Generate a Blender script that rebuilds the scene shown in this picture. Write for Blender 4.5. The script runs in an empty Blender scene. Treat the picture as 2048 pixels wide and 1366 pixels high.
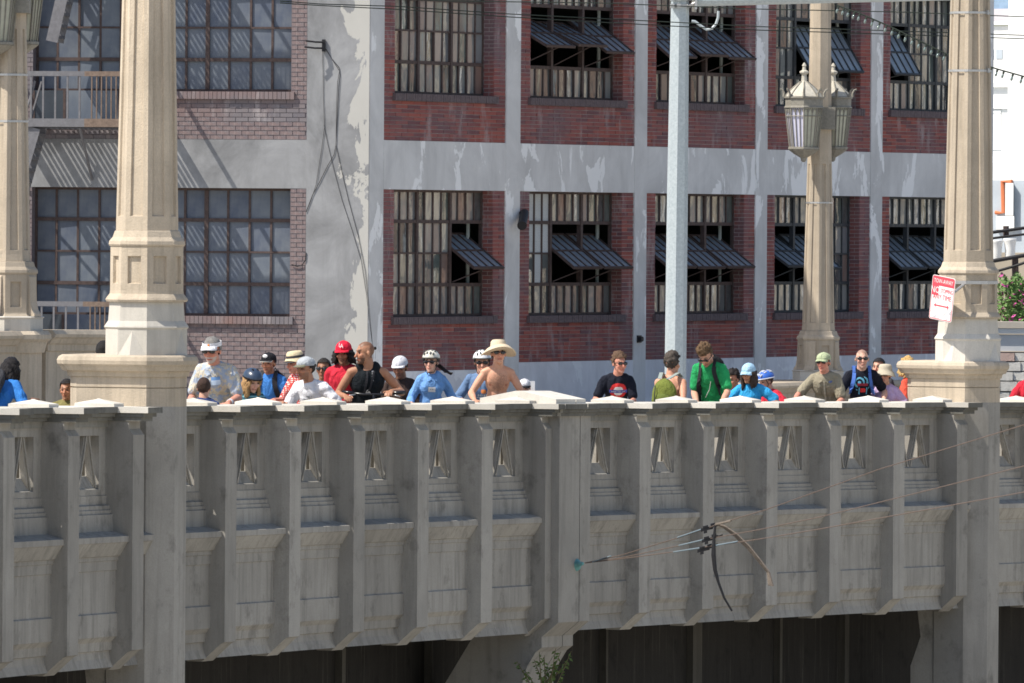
import bpy, bmesh, math, random
import numpy as np
from mathutils import Vector, Matrix, noise
from mathutils.bvhtree import BVHTree
R = math.radians
scn = bpy.context.scene
COL = scn.collection
random.seed(7)

# ---------------------------------------------------------------- camera, sky, sun, exposure
F = 16000.0            # focal length in pixels of the 2048 px wide frame
EYE = 3.15             # lens height above the near footway
ROLL = 0.007
cam_d = bpy.data.cameras.new('camera')
cam = bpy.data.objects.new('camera', cam_d); COL.objects.link(cam)
cam_d.sensor_width = 36.0; cam_d.lens = F / 2048 * 36.0
cam_d.shift_y = -226.0 / 2048
cam_d.clip_start = 1.0; cam_d.clip_end = 4000
cam.location = (0, 0, EYE)
cam.rotation_euler = (R(90), -ROLL, 0)
scn.camera = cam

SUN_EL = R(54.0); SUN_A = R(24.0)       # sun to the left of the lens axis, 24 degrees towards the lens
to_sun = Vector((-math.cos(SUN_A) * math.cos(SUN_EL), -math.sin(SUN_A) * math.cos(SUN_EL), math.sin(SUN_EL)))
W = bpy.data.worlds.new('World'); scn.world = W; W.use_nodes = True
nt = W.node_tree
sky = nt.nodes.new('ShaderNodeTexSky'); sky.sky_type = 'NISHITA'; sky.sun_disc = False
sky.sun_elevation = SUN_EL
sky.sun_rotation = math.atan2(to_sun.x, to_sun.y)
sky.air_density = 1.0; sky.dust_density = 1.6; sky.ozone_density = 1.0
bg = nt.nodes['Background']; bg.inputs['Strength'].default_value = 0.125
nt.links.new(sky.outputs[0], bg.inputs['Color'])
sd = bpy.data.lights.new('sun', 'SUN'); sd.energy = 5.0; sd.angle = R(0.53); sd.color = (1.0, 0.94, 0.84)
so = bpy.data.objects.new('sun', sd); COL.objects.link(so)
so.rotation_euler = to_sun.to_track_quat('Z', 'Y').to_euler(); so.location = (-40, 20, 80)
scn.view_settings.view_transform = 'Standard'; scn.view_settings.look = 'None'
scn.view_settings.gamma = 1.0; scn.view_settings.use_curve_mapping = False
scn.view_settings.exposure = 0.28
scn.render.engine = 'CYCLES'
scn.cycles.filter_width = 1.65
scn.cycles.max_bounces = 6; scn.cycles.diffuse_bounces = 3; scn.cycles.glossy_bounces = 3
scn.cycles.transmission_bounces = 4; scn.cycles.transparent_max_bounces = 8

# ---------------------------------------------------------------- where a pixel of the photograph lies at a given distance
def at(x, y, Y):
    xp = (x - 1024) + ROLL * (y - 457); yp = (y - 457) - ROLL * (x - 1024)
    return Vector((xp * Y / F, Y, EYE - yp * Y / F))
def px(p):
    xp = p[0] * F / p[1]; yp = (EYE - p[2]) * F / p[1]
    return 1024 + xp - ROLL * yp, 457 + yp + ROLL * xp

# ---------------------------------------------------------------- node material helpers
MATS = {}
class NT:
    def __init__(s, name):
        s.m = bpy.data.materials.new(name); s.m.use_nodes = True
        s.t = s.m.node_tree; s.b = s.t.nodes['Principled BSDF']; s.co = None
    def n(s, typ, **kw):
        nd = s.t.nodes.new('ShaderNode' + typ)
        for k, v in kw.items():
            if k in nd.inputs: nd.inputs[k].default_value = v
            else: setattr(nd, k, v)
        return nd
    def l(s, a, b): s.t.links.new(a, b)
    def coord(s, scale=(1, 1, 1)):
        if s.co is None: s.co = s.n('TexCoord')
        mp = s.n('Mapping'); mp.inputs['Scale'].default_value = scale
        s.l(s.co.outputs['Object'], mp.inputs['Vector']); return mp.outputs[0]
    def noise(s, scale, detail=4, rough=.6, sc3=(1, 1, 1), dist=0):
        nd = s.n('TexNoise'); nd.inputs['Scale'].default_value = scale
        nd.inputs['Detail'].default_value = detail; nd.inputs['Roughness'].default_value = rough
        nd.inputs['Distortion'].default_value = dist
        s.l(s.coord(sc3), nd.inputs['Vector']); return nd.outputs['Fac']
    def ramp(s, fac, stops, interp='LINEAR'):
        r = s.n('ValToRGB'); e = r.color_ramp; e.interpolation = interp
        while len(e.elements) < len(stops): e.elements.new(.5)
        for el, (p, c) in zip(e.elements, stops):
            el.position = p; el.color = (c[0], c[1], c[2], 1) if hasattr(c, '__len__') else (c, c, c, 1)
        s.l(fac, r.inputs[0]); return r.outputs[0]
    def mix(s, fac, a, b, mode='MIX'):
        m = s.n('Mix'); m.data_type = 'RGBA'; m.blend_type = mode
        if isinstance(fac, (int, float)): m.inputs[0].default_value = fac
        else: s.l(fac, m.inputs[0])
        for i, v in ((6, a), (7, b)):
            if hasattr(v, 'is_output') or hasattr(v, 'links'): s.l(v, m.inputs[i])
            else: m.inputs[i].default_value = (v[0], v[1], v[2], 1)
        return m.outputs[2]
    def math(s, op, a, b=0.0):
        m = s.n('Math'); m.operation = op
        for i, v in ((0, a), (1, b)):
            if isinstance(v, (int, float)): m.inputs[i].default_value = v
            else: s.l(v, m.inputs[i])
        return m.outputs[0]
    def bump(s, h, strength, dist=.01):
        b = s.n('Bump'); b.inputs['Strength'].default_value = strength; b.inputs['Distance'].default_value = dist
        s.l(h, b.inputs['Height']); s.l(b.outputs[0], s.b.inputs['Normal'])
    def done(s, col=None, rough=.85, spec=.3, metal=0):
        if col is not None:
            if hasattr(col, 'links'): s.l(col, s.b.inputs['Base Color'])
            else: s.b.inputs['Base Color'].default_value = (*col[:3], 1)
        if hasattr(rough, 'links'): s.l(rough, s.b.inputs['Roughness'])
        else: s.b.inputs['Roughness'].default_value = rough
        s.b.inputs['Specular IOR Level'].default_value = spec; s.b.inputs['Metallic'].default_value = metal
        return s.m

def plain(name, col, rough=.8, var=.18, scale=9, bump=.15, spec=.3, metal=0, bd=.004):
    if name in MATS: return MATS[name]
    t = NT(name); f = t.noise(scale, 5, .65)
    c = t.ramp(f, [(.25, [v * (1 - var) for v in col]), (.75, [min(1, v * (1 + var)) for v in col])])
    if bump: t.bump(t.noise(scale * 6, 3, .6), bump, bd)
    MATS[name] = t.done(c, rough, spec, metal); return MATS[name]

def concrete(name, col, stain=.5, grime=(.05, .048, .044), streak=.5, fine=60, bump=.35, runs=None):
    """weathered cast concrete: cloudy tone, vertical run-off streaks, dark lichen spots, gritty relief"""
    if name in MATS: return MATS[name]
    t = NT(name)
    big = t.noise(1.1, 6, .65)
    c = t.ramp(big, [(.25, [v * .78 for v in col]), (.55, col), (.8, [min(1, v * 1.16) for v in col])])
    st = t.noise(3.0, 5, .7, (2.2, 2.2, .18))
    c = t.mix(t.math('MULTIPLY', t.ramp(st, [(.48, 0), (.72, 1)]), streak * .75), c, [v * .55 for v in col])
    sp = t.noise(2.4, 8, .72, (1, 1, .8))
    c = t.mix(t.math('MULTIPLY', t.ramp(sp, [(.55, 0), (.70, 1)]), stain), c, grime)
    oi = t.n('ObjectInfo'); c = t.mix(1.0, c, t.ramp(oi.outputs['Random'], [(0, .84), (1, 1.12)]), 'MULTIPLY')
    if runs: c = t.mix(t.math('MULTIPLY', t.ramp(t.noise(4.5, 5, .75, (3, 3, .09)), [(.56, 0), (.68, 1)]), .7), c, runs)
    g = t.noise(fine, 3, .7)
    c = t.mix(t.math('MULTIPLY', t.ramp(g, [(.35, 1), (.6, 0)]), .25), c, [v * .6 for v in col])
    t.bump(g, bump, .006)
    MATS[name] = t.done(c, .9, .2); return MATS[name]

# ---------------------------------------------------------------- mesh builder
class MB:
    def __init__(s): s.v = []; s.f = []; s.m = []
    def add(s, vs, fs, mi=0):
        o = len(s.v); s.v += [tuple(p) for p in vs]; s.f += [tuple(i + o for i in f) for f in fs]; s.m += [mi] * len(fs)
    def hexa(s, p, mi=0):   # 8 corners: bottom ring 0-3 ccw, top ring 4-7
        s.add(p, [(3, 2, 1, 0), (4, 5, 6, 7), (0, 1, 5, 4), (1, 2, 6, 5), (2, 3, 7, 6), (3, 0, 4, 7)], mi)
    def box(s, x0, x1, y0, y1, z0, z1, mi=0, fr=None):
        p = [(x0, y0, z0), (x1, y0, z0), (x1, y1, z0), (x0, y1, z0), (x0, y0, z1), (x1, y0, z1), (x1, y1, z1), (x0, y1, z1)]
        if fr: p = [fr(*q) for q in p]
        s.hexa(p, mi)
    def tube(s, pts, r, n=8, mi=0, caps=True):
        pts = [Vector(p) for p in pts]; rs = r if hasattr(r, '__len__') else [r] * len(pts)
        vs = []; fs = []; prev = None
        for i, p in enumerate(pts):
            d = (pts[min(i + 1, len(pts) - 1)] - pts[max(i - 1, 0)])
            if d.length < 1e-9: d = Vector((0, 0, 1))
            d.normalize()
            if prev is None:
                a = d.orthogonal().normalized()
            else:
                a = prev - d * prev.dot(d)
                a = a.normalized() if a.length > 1e-6 else d.orthogonal().normalized()
            prev = a; b = d.cross(a)
            for k in range(n):
                an = 2 * math.pi * k / n; vs.append(p + (a * math.cos(an) + b * math.sin(an)) * rs[i])
        for i in range(len(pts) - 1):
            for k in range(n):
                k2 = (k + 1) % n; fs.append((i * n + k, i * n + k2, (i + 1) * n + k2, (i + 1) * n + k))
        if caps:
            fs.append(tuple(reversed(range(n)))); fs.append(tuple(range((len(pts) - 1) * n, len(pts) * n)))
        s.add(vs, fs, mi)
    def loft(s, rings, mi=0, caps=True, closed=True):
        n = len(rings[0]); vs = [p for r in rings for p in r]; fs = []
        for i in range(len(rings) - 1):
            for k in range(n if closed else n - 1):
                k2 = (k + 1) % n; fs.append((i * n + k, i * n + k2, (i + 1) * n + k2, (i + 1) * n + k))
        if caps: fs.append(tuple(reversed(range(n)))); fs.append(tuple(range((len(rings) - 1) * n, len(rings) * n)))
        s.add(vs, fs, mi)
    def prism(s, poly, fn0, fn1, mi=0):
        """closed polygon carried from fn0(p) to fn1(p)"""
        s.loft([[fn0(*p) for p in poly], [fn1(*p) for p in poly]], mi)
    def ell(s, c, ax, ay, az, nu=16, nv=10, mi=0):
        c = Vector(c); ax, ay, az = Vector(ax), Vector(ay), Vector(az)
        vs = [c - az]; fs = []
        for j in range(1, nv):
            ph = -math.pi / 2 + math.pi * j / nv
            for i in range(nu):
                th = 2 * math.pi * i / nu
                vs.append(c + ax * (math.cos(ph) * math.cos(th)) + ay * (math.cos(ph) * math.sin(th)) + az * math.sin(ph))
        vs.append(c + az)
        for i in range(nu): fs.append((0, 1 + (i + 1) % nu, 1 + i))
        for j in range(nv - 2):
            for i in range(nu):
                a = 1 + j * nu + i; b = 1 + j * nu + (i + 1) % nu; fs.append((a, b, b + nu, a + nu))
        o = 1 + (nv - 2) * nu; t = len(vs) - 1
        for i in range(nu): fs.append((o + i, o + (i + 1) % nu, t))
        s.add(vs, fs, mi)
    def cap(s, p0, p1, r0, r1, n=12, mi=0):
        """tapered capsule"""
        p0, p1 = Vector(p0), Vector(p1); d = (p1 - p0)
        L = d.length; d = d / L if L > 1e-6 else Vector((0, 0, 1))
        pts = []; rs = []
        for a in (-80, -50, -20): pts.append(p0 + d * (r0 * math.sin(R(a)))); rs.append(r0 * math.cos(R(a)))
        for f in (.33, .66): pts.append(p0.lerp(p1, f)); rs.append(r0 + (r1 - r0) * f)
        for a in (20, 50, 80): pts.append(p1 + d * (r1 * math.sin(R(a)))); rs.append(r1 * math.cos(R(a)))
        a = d.orthogonal().normalized(); b = d.cross(a)
        s.loft([[p + (a * math.cos(2 * math.pi * k / n) + b * math.sin(2 * math.pi * k / n)) * r for k in range(n)] for p, r in zip(pts, rs)], mi)
    def mesh(s, name):
        me = bpy.data.meshes.new(name); me.from_pydata(s.v, [], s.f)
        if any(s.m): me.polygons.foreach_set('material_index', s.m)
        me.update(); return me
    def build(s, name, mats, parent=None, smooth=False, fix=True, angle=None):
        me = s.mesh(name)
        if fix:
            bm = bmesh.new(); bm.from_mesh(me); bmesh.ops.recalc_face_normals(bm, faces=bm.faces); bm.to_mesh(me); bm.free()
        return link(name, me, mats, parent, smooth, angle)

def link(name, me, mats, parent=None, smooth=False, angle=None):
    for m in (mats if isinstance(mats, (list, tuple)) else [mats]):
        if m is not None and len(me.materials) < 16 : me.materials.append(m)
    if smooth:
        me.polygons.foreach_set('use_smooth', [True] * len(me.polygons))
        if angle: me.set_sharp_from_angle(angle=R(angle))
    o = bpy.data.objects.new(name, me); COL.objects.link(o)
    if parent is not None: adopt(o, parent)
    return o
def adopt(o, parent):
    o.parent = parent
    o.matrix_parent_inverse = parent.get('_w') and Matrix.Translation(-Vector(parent['_w'])) or Matrix.Identity(4)
def thing(name, label, cat, loc=(0, 0, 0), group=None):
    o = bpy.data.objects.new(name, None); COL.objects.link(o); o.location = loc; o['_w'] = tuple(float(c) for c in loc)
    o.empty_display_size = .2
    tag(o, label, cat, group); return o
def tag(o, label=None, cat=None, group=None, kind=None):
    if label: o['label'] = label
    if cat: o['category'] = cat
    if group: o['group'] = group
    if kind: o['kind'] = kind
    return o
def inst(name, me, parent, mw):
    o = bpy.data.objects.new(name, me); COL.objects.link(o)
    if parent is not None: adopt(o, parent)
    o.matrix_basis = mw; return o
# ================================================================ MATERIALS of the place
c_fascia = concrete('fascia concrete', (.37, .35, .315), .6, (.09, .085, .075), 1.0, 60, .35, (.22, .21, .19))
c_rib = concrete('rib concrete', (.38, .36, .325), .6, (.10, .095, .085), .8)
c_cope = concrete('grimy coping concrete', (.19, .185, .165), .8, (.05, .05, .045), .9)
c_frieze = concrete('stained frieze concrete', (.29, .28, .25), .8, (.07, .07, .06), .9)
c_top = concrete('pale coping concrete', (.66, .625, .56), .15, (.3, .28, .25), .2)
c_pillar = concrete('pillar concrete', (.53, .45, .35), .42, (.27, .23, .18), .75, 48, .9, (.36, .31, .245))
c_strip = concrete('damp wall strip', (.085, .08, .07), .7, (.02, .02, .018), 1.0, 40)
c_base = concrete('whitewashed concrete', (.66, .625, .56), .2, (.34, .31, .27), .5, 55, .4)
c_dark = concrete('shade dark stained underside concrete', (.030, .028, .026), .7, (.008, .008, .008), 1.0, 30, .35, (.085, .08, .07))  # black staining, darkened further to carry the deep shade under the deck
c_road = concrete('roadway concrete', (.42, .39, .34), .3)
m_asph = plain('worn concrete roadway', (.36, .34, .31), .9, .2, 2)
m_gal = NT('galvanised steel')
_f = m_gal.noise(26, 3, .7); _c = m_gal.ramp(_f, [(.3, (.37, .425, .45)), (.7, (.52, .575, .595))]); m_gal.bump(_f, .08, .004)
m_gal = m_gal.done(_c, .55, .5, .25)
m_steel = plain('banding steel', (.5, .5, .5), .4, .1, 30, 0, .5, .6)
m_black = plain('black metal', (.022, .022, .025), .5, .2, 30, .05)
m_wire = plain('wire', (.03, .04, .032), .7, .1, 30, 0)

# ================================================================ GROUND, UNDER-BRIDGE, ROADWAY
PX0, PY0, PT0, PK, PL, PLP, PLJ = -5.2133, 82.2671, .2989, .0081, 1.8824, 2.7095, 2.7875
def path(s):
    th = PT0 + PK * s
    return PX0 + (math.cos(PT0) - math.cos(th)) / PK, PY0 + (math.sin(th) - math.sin(PT0)) / PK, th
def zcop(s): return 1.262 - .01486 * s
def pm(s, n, v):
    """point on the viaduct: s metres along, n metres out from the rib fronts, v metres below the coping top"""
    x, y, th = path(s)
    return Vector((x + n * math.cos(th), y - n * math.sin(th), zcop(s) - v))
def find_s(xpx, n, v, lo=-12, hi=60):
    f = lambda s: px(pm(s, n, v))[0] - xpx
    for _ in range(60):
        mid = (lo + hi) / 2
        if f(mid) > 0: hi = mid
        else: lo = mid
    return (lo + hi) / 2

g = MB(); g.add([(-900, -200, -9), (900, -200, -9), (900, 1500, -9), (-900, 1500, -9)], [(0, 1, 2, 3)])
tag(g.build('ground', plain('pale concrete channel floor', (.46, .42, .35), .95, .25, .15, 0)), kind='structure')
rd = MB(); S = [-14 + 3 * i for i in range(40)]
def deck_z(s): return zcop(s) - 1.07
rows = [[pm(s, n, 1.07) for n in (-.63, -4.0)] for s in S]
rd.add([p for r in rows for p in r], [(2 * i, 2 * i + 1, 2 * i + 3, 2 * i + 2) for i in range(len(S) - 1)])
for a in range(0, len(S) - 1):
    p0, p1 = pm(S[a], -4.0, 1.07), pm(S[a + 1], -4.0, 1.07); q0, q1 = pm(S[a], -4.0, 1.22), pm(S[a + 1], -4.0, 1.22)
    rd.add([p0, p1, q1, q0], [(0, 1, 2, 3)])
tag(rd.build('footway', c_road), kind='structure')
rd = MB(); rows = [[pm(s, n, 1.22) for n in (-4.0, -16, -70)] for s in S]
rd.add([p for r in rows for p in r], [f for i in range(len(S) - 1) for f in ((3 * i, 3 * i + 1, 3 * i + 4, 3 * i + 3), (3 * i + 1, 3 * i + 2, 3 * i + 5, 3 * i + 4))])
tag(rd.build('roadway', m_asph), kind='structure')

# ================================================================ THE VIADUCT PARAPET AND FASCIA
via = thing('viaduct_parapet', 'long shaded grey concrete bridge wall with ribs, pierced panels and moulded ledge', 'bridge', pm(14, -.4, 1.07))
DR = .31
RW = .326
ribs = [0, PL, 2 * PL] + [2 * PL + PLP + i * PL for i in range(6)]
ribs += [ribs[-1] + PLJ + i * PL for i in range(6)]
s_post1 = find_s(290.5, -.31, 1.0); s_post2 = find_s(1934.0, -.31, 1.0)
s_j0 = find_s(1118 , .10, 1.4); s_j1 = s_j0 + .92
PH = .41                                    # half width of the posts along the bridge
ribs = [-PL] + ribs + [s_post2 + PH + (ribs[3] - s_post1 - PH) + i * PL for i in range(2)]

def sweep(mb, poly, s0, s1, steps=1, mi=0):
    mb.loft([[pm(s0 + (s1 - s0) * i / steps, n, v) for n, v in poly] for i in range(steps + 1)], mi)
LOW = [(.01, .955), (.01, 1.05), (.043, 1.062), (.043, 1.105), (.058, 1.11), (.058, 1.15), (.08, 1.155), (.085, 1.335), (.27, 1.385),
       (.27, 1.447), (.255, 1.455), (.235, 1.49), (.20, 1.55), (.174, 1.595), (.15, 1.602), (.15, 1.645), (.135, 1.65), (.135, 1.75), (.12, 1.756),
       (.12, 2.205), (.142, 2.217), (.142, 2.46), (.125, 2.475), (.085, 2.52), (.08, 2.61), (.05, 2.62), (.062, 2.70), (.095, 2.795), (-.30, 2.795), (-.30, .955)]
LOW = [(d - DR, v) for d, v in LOW]
SLAB = [(.15, 0), (.15, .064), (.115, .07), (.115, .105), (.075, .112), (.075, .147), (.022, .152), (.02, .22), (-.32, .22), (-.34, .147), (-.387, .064), (-.387, 0)]
SLAB = [(d - DR, v) for d, v in SLAB]
bays = []      # (s0, s1) of clear wall between vertical members
members = sorted([(s, s + RW) for s in ribs] + [(s_post1 - PH, s_post1 + PH), (s_post2 - PH, s_post2 + PH), (s_j0, s_j1)])
for (a0, a1), (b0, b1) in zip(members, members[1:]):
    if b0 - a1 > .15: bays.append((a1, b0))
    elif b0 - a1 > 0.005: bays.append((a1, b0))
for (s0, s1) in bays:
    w = s1 - s0
    m = MB(); sweep(m, LOW, s0 - .004, s1 + .004, 2); m.build('fascia_panel', c_fascia, via)
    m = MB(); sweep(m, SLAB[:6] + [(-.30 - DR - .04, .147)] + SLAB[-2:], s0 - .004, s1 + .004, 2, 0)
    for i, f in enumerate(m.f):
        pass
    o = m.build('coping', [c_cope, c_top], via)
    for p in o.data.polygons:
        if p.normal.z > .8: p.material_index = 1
    m = MB(); sweep(m, [(.02 - DR, .1475), (.02 - DR, .22), (-.32 - DR, .22), (-.32 - DR, .1475)], s0 - .002, s1 + .002, 1); m.build('frieze', c_frieze, via)
    # pierced panel: stiles, rails and slanting bars
    m = MB(); B = 0 - DR; K = -.16 - DR
    def pan(t0, t1, v0, v1, n0=B, n1=K): sweep(m, [(n0, v0), (n0, v1), (n1, v1), (n1, v0)], s0 + t0, s0 + t1)
    if w < .8:
        pan(0, w, .2205, .9545)
    else:
        st = .21 if w > 1.3 else .16
        pan(0, st, .2205, .9545); pan(w - st, w, .2205, .9545)
        pan(st, w - st, .2205, .31); 
        sweep(m, [(B, .885), (B, .9545), (K, .9545), (K, .885), (K + .1, .865), (B - .05, .865)], s0 + st, s0 + w - st)
        pan(st, w - st, .3101, .45, B - .09, K); pan(st, w - st, .745, .8849, B - .09, K)
        m.loft([[pm(s0 + t, B - .0895, .745) for t in (st, w - st)] + [pm(s0 + t, B - .02, .884) for t in (w - st, st)], [pm(s0 + t, B - .0899, .7451) for t in (st, w - st)] + [pm(s0 + t, B - .0205, .8841) for t in (w - st, st)]])
        nA = 2 if w > 1.3 else 1
        ow = (w - 2 * st) / nA
        for q in range(nA):
            c = st + ow * (q + .5)
            for sg in (-1, 1):
                bw = .085
                t_top0, t_top1 = (c - bw * .75, c) if sg < 0 else (c, c + bw * .75)
                t_b0 = c + sg * ow * .5 - (0 if sg < 0 else bw); t_b1 = t_b0 + bw
                poly = [(t_top0, .31), (t_top1, .31), (t_b1, .87), (t_b0, .87)]
                m.loft([[pm(s0 + t, B - .03, v) for t, v in poly], [pm(s0 + t, B - .089, v) for t, v in poly]])
                # raised fillet along the bar
                tm0 = (t_top0 + t_top1) / 2; tm1 = (t_b0 + t_b1) / 2
                poly = [(tm0 - .014, .312), (tm0 + .014, .312), (tm1 + .014, .868), (tm1 - .014, .868)]
                m.loft([[pm(s0 + t, B - .012, v) for t, v in poly], [pm(s0 + t, B - .031, v) for t, v in poly]])
    m.build('pierced_panel', c_fascia, via)

RIBP = [(-.05, .153), (-.05, .235), (0, .30), (0, 2.61), (-.045, 2.63), (-.27, 2.83), (-.45, 2.83), (-.45, .153)]
def cap_stone(s0, s1, n0, n1, h0, h1, v=0.0):
    m = MB(); o_ = [(s0, n0), (s1, n0), (s1, n1), (s0, n1)]
    b = [pm(s, n, v + .001) for s, n in o_]; t = [pm(s, n, v - h0) for s, n in o_]
    sm = (s0 + s1) / 2; nm = (n0 + n1) / 2; ds = (s1 - s0) * .08
    apex = [pm(sm - ds, nm - .02, v - h1), pm(sm + ds, nm - .02, v - h1), pm(sm + ds, nm + .02, v - h1), pm(sm - ds, nm + .02, v - h1)]
    m.loft([b, t, apex]); return m.build('cap_stone', c_top, via)
for s in ribs:
    e = s + RW
    m = MB(); sweep(m, RIBP, s, e); rb = m.build('rib', c_rib, via)
    # coping that breaks forward over the rib
    f0 = .19; o = .05
    m = MB(); P = [(f0, 0), (f0, .064), (.08, .07), (.08, .105), (.06, .112), (.06, .152), (-.6, .152), (-.9, .112), (-.98, .064), (-.98, 0)]
    sweep(m, [(n, v) for n, v in P[:2]] + [(-.98, .064), (-.98, 0)], s - o, e + o)
    sweep(m, [(.13, .0641), (.13, .105), (-.93, .105), (-.93, .0641)], s - o + .025, e + o - .025)
    sweep(m, [(.09, .1051), (.09, .1525), (-.91, .1525), (-.91, .1051)], s - o + .04, e + o - .04)
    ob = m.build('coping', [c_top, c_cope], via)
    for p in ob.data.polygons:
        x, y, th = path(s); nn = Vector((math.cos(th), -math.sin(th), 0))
        if p.normal.dot(nn) > .6 or p.normal.z < -.6 or p.center.z < zcop(s) - .0641: p.material_index = 1  # sunward ends keep the pale tone as if lit; fronts take the grimy one
    # inner rib towards the footway
    m = MB(); sweep(m, [(-.6, .153), (-.6, 1.08), (-.9, 1.08), (-.9, .153)], s, e); m.build('rib', c_rib, via)
    cap_stone(s + .02, s + .30, -.23, -.69, .034, .085)
# the split pier at the expansion joint
m = MB()
JP = [(.10, .15), (.10, 2.66), (-.12, 2.84), (-.12, 2.97), (-.2, 3.03), (-.31, 3.2), (-.40, 3.5), (-.62, 3.8), (-1.1, 4.1), (-1.9, 4.2), (-1.0, 2.8), (-1.0, .15)]
sweep(m, JP, s_j0, s_j0 + .60); sweep(m, JP, s_j0 + .622, s_j1); m.build('joint_pilaster', c_rib, via)
m = MB(); sweep(m, [(.2, 0), (.2, .064), (.165, .07), (.165, .105), (.14, .112), (.14, .149), (-1.05, .149), (-1.05, 0)], s_j0 - .05, s_j0 + .60)
sweep(m, [(.2, 0), (.2, .064), (.165, .07), (.165, .105), (.14, .112), (.14, .149), (-1.05, .149), (-1.05, 0)], s_j0 + .622, s_j1 + .05)
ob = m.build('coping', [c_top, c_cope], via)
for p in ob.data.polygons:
    if p.normal.z < .7 and p.normal.y > -.75: p.material_index = 1  # end faces towards the sun stay pale, sunlight put into the colour
m = MB()
for a, b in ((s_j0 + .02, s_j0 + .60), (s_j0 + .622, s_j1 - .02)):
    sweep(m, [(.04, 0), (.04, -.055), (-.44, -.15), (-.5, -.15), (-.98, -.055), (-.98, 0)], a, b)
m.build('cap_stone', c_top, via)
# soffit and the dark spandrel wall under the roadway
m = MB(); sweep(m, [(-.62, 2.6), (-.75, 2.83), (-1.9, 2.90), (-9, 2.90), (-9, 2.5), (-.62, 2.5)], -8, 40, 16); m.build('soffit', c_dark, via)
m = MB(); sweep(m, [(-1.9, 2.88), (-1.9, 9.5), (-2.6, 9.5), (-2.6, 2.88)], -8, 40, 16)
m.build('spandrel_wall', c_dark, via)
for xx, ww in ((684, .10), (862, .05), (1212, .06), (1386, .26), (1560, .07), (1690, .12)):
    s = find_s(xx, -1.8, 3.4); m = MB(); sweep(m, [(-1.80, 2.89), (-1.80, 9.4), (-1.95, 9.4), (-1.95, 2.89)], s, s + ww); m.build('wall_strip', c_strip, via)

# posts that run down the fascia and carry the lamp pillars; a ring of the pillar plan in (along, out) metres
def octo(h, back=None, ch=None):
    c = h * math.tan(R(22.5)) if ch is None else h - ch
    if back is None: return [(-h, -c), (-h, c), (-c, h), (c, h), (h, c), (h, -c), (c, -h), (-c, -h)]
    return [(-h, -back + .12), (-h, c), (-c, h), (c, h), (h, c), (h, -back + .12), (h - .12, -back), (-h + .12, -back)]
for sp in (s_post1, s_post2):
    m = MB(); pl = octo(PH, .40)
    m.loft([[pm(sp + a, -.31 + b, v) for a, b in pl] for v in (0.0, 1.5, 3.0, 9.4)]); m.build('post', c_rib, via)
    m = MB(); sweep(m, [(-.3, 2.75), (-.3, 9.4), (-.95, 9.4), (-.95, 3.6), (-.80, 3.2), (-.86, 2.75)], sp - PH + .02, sp + PH - .02)
    m.build('post_web', c_rib, via)

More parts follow.
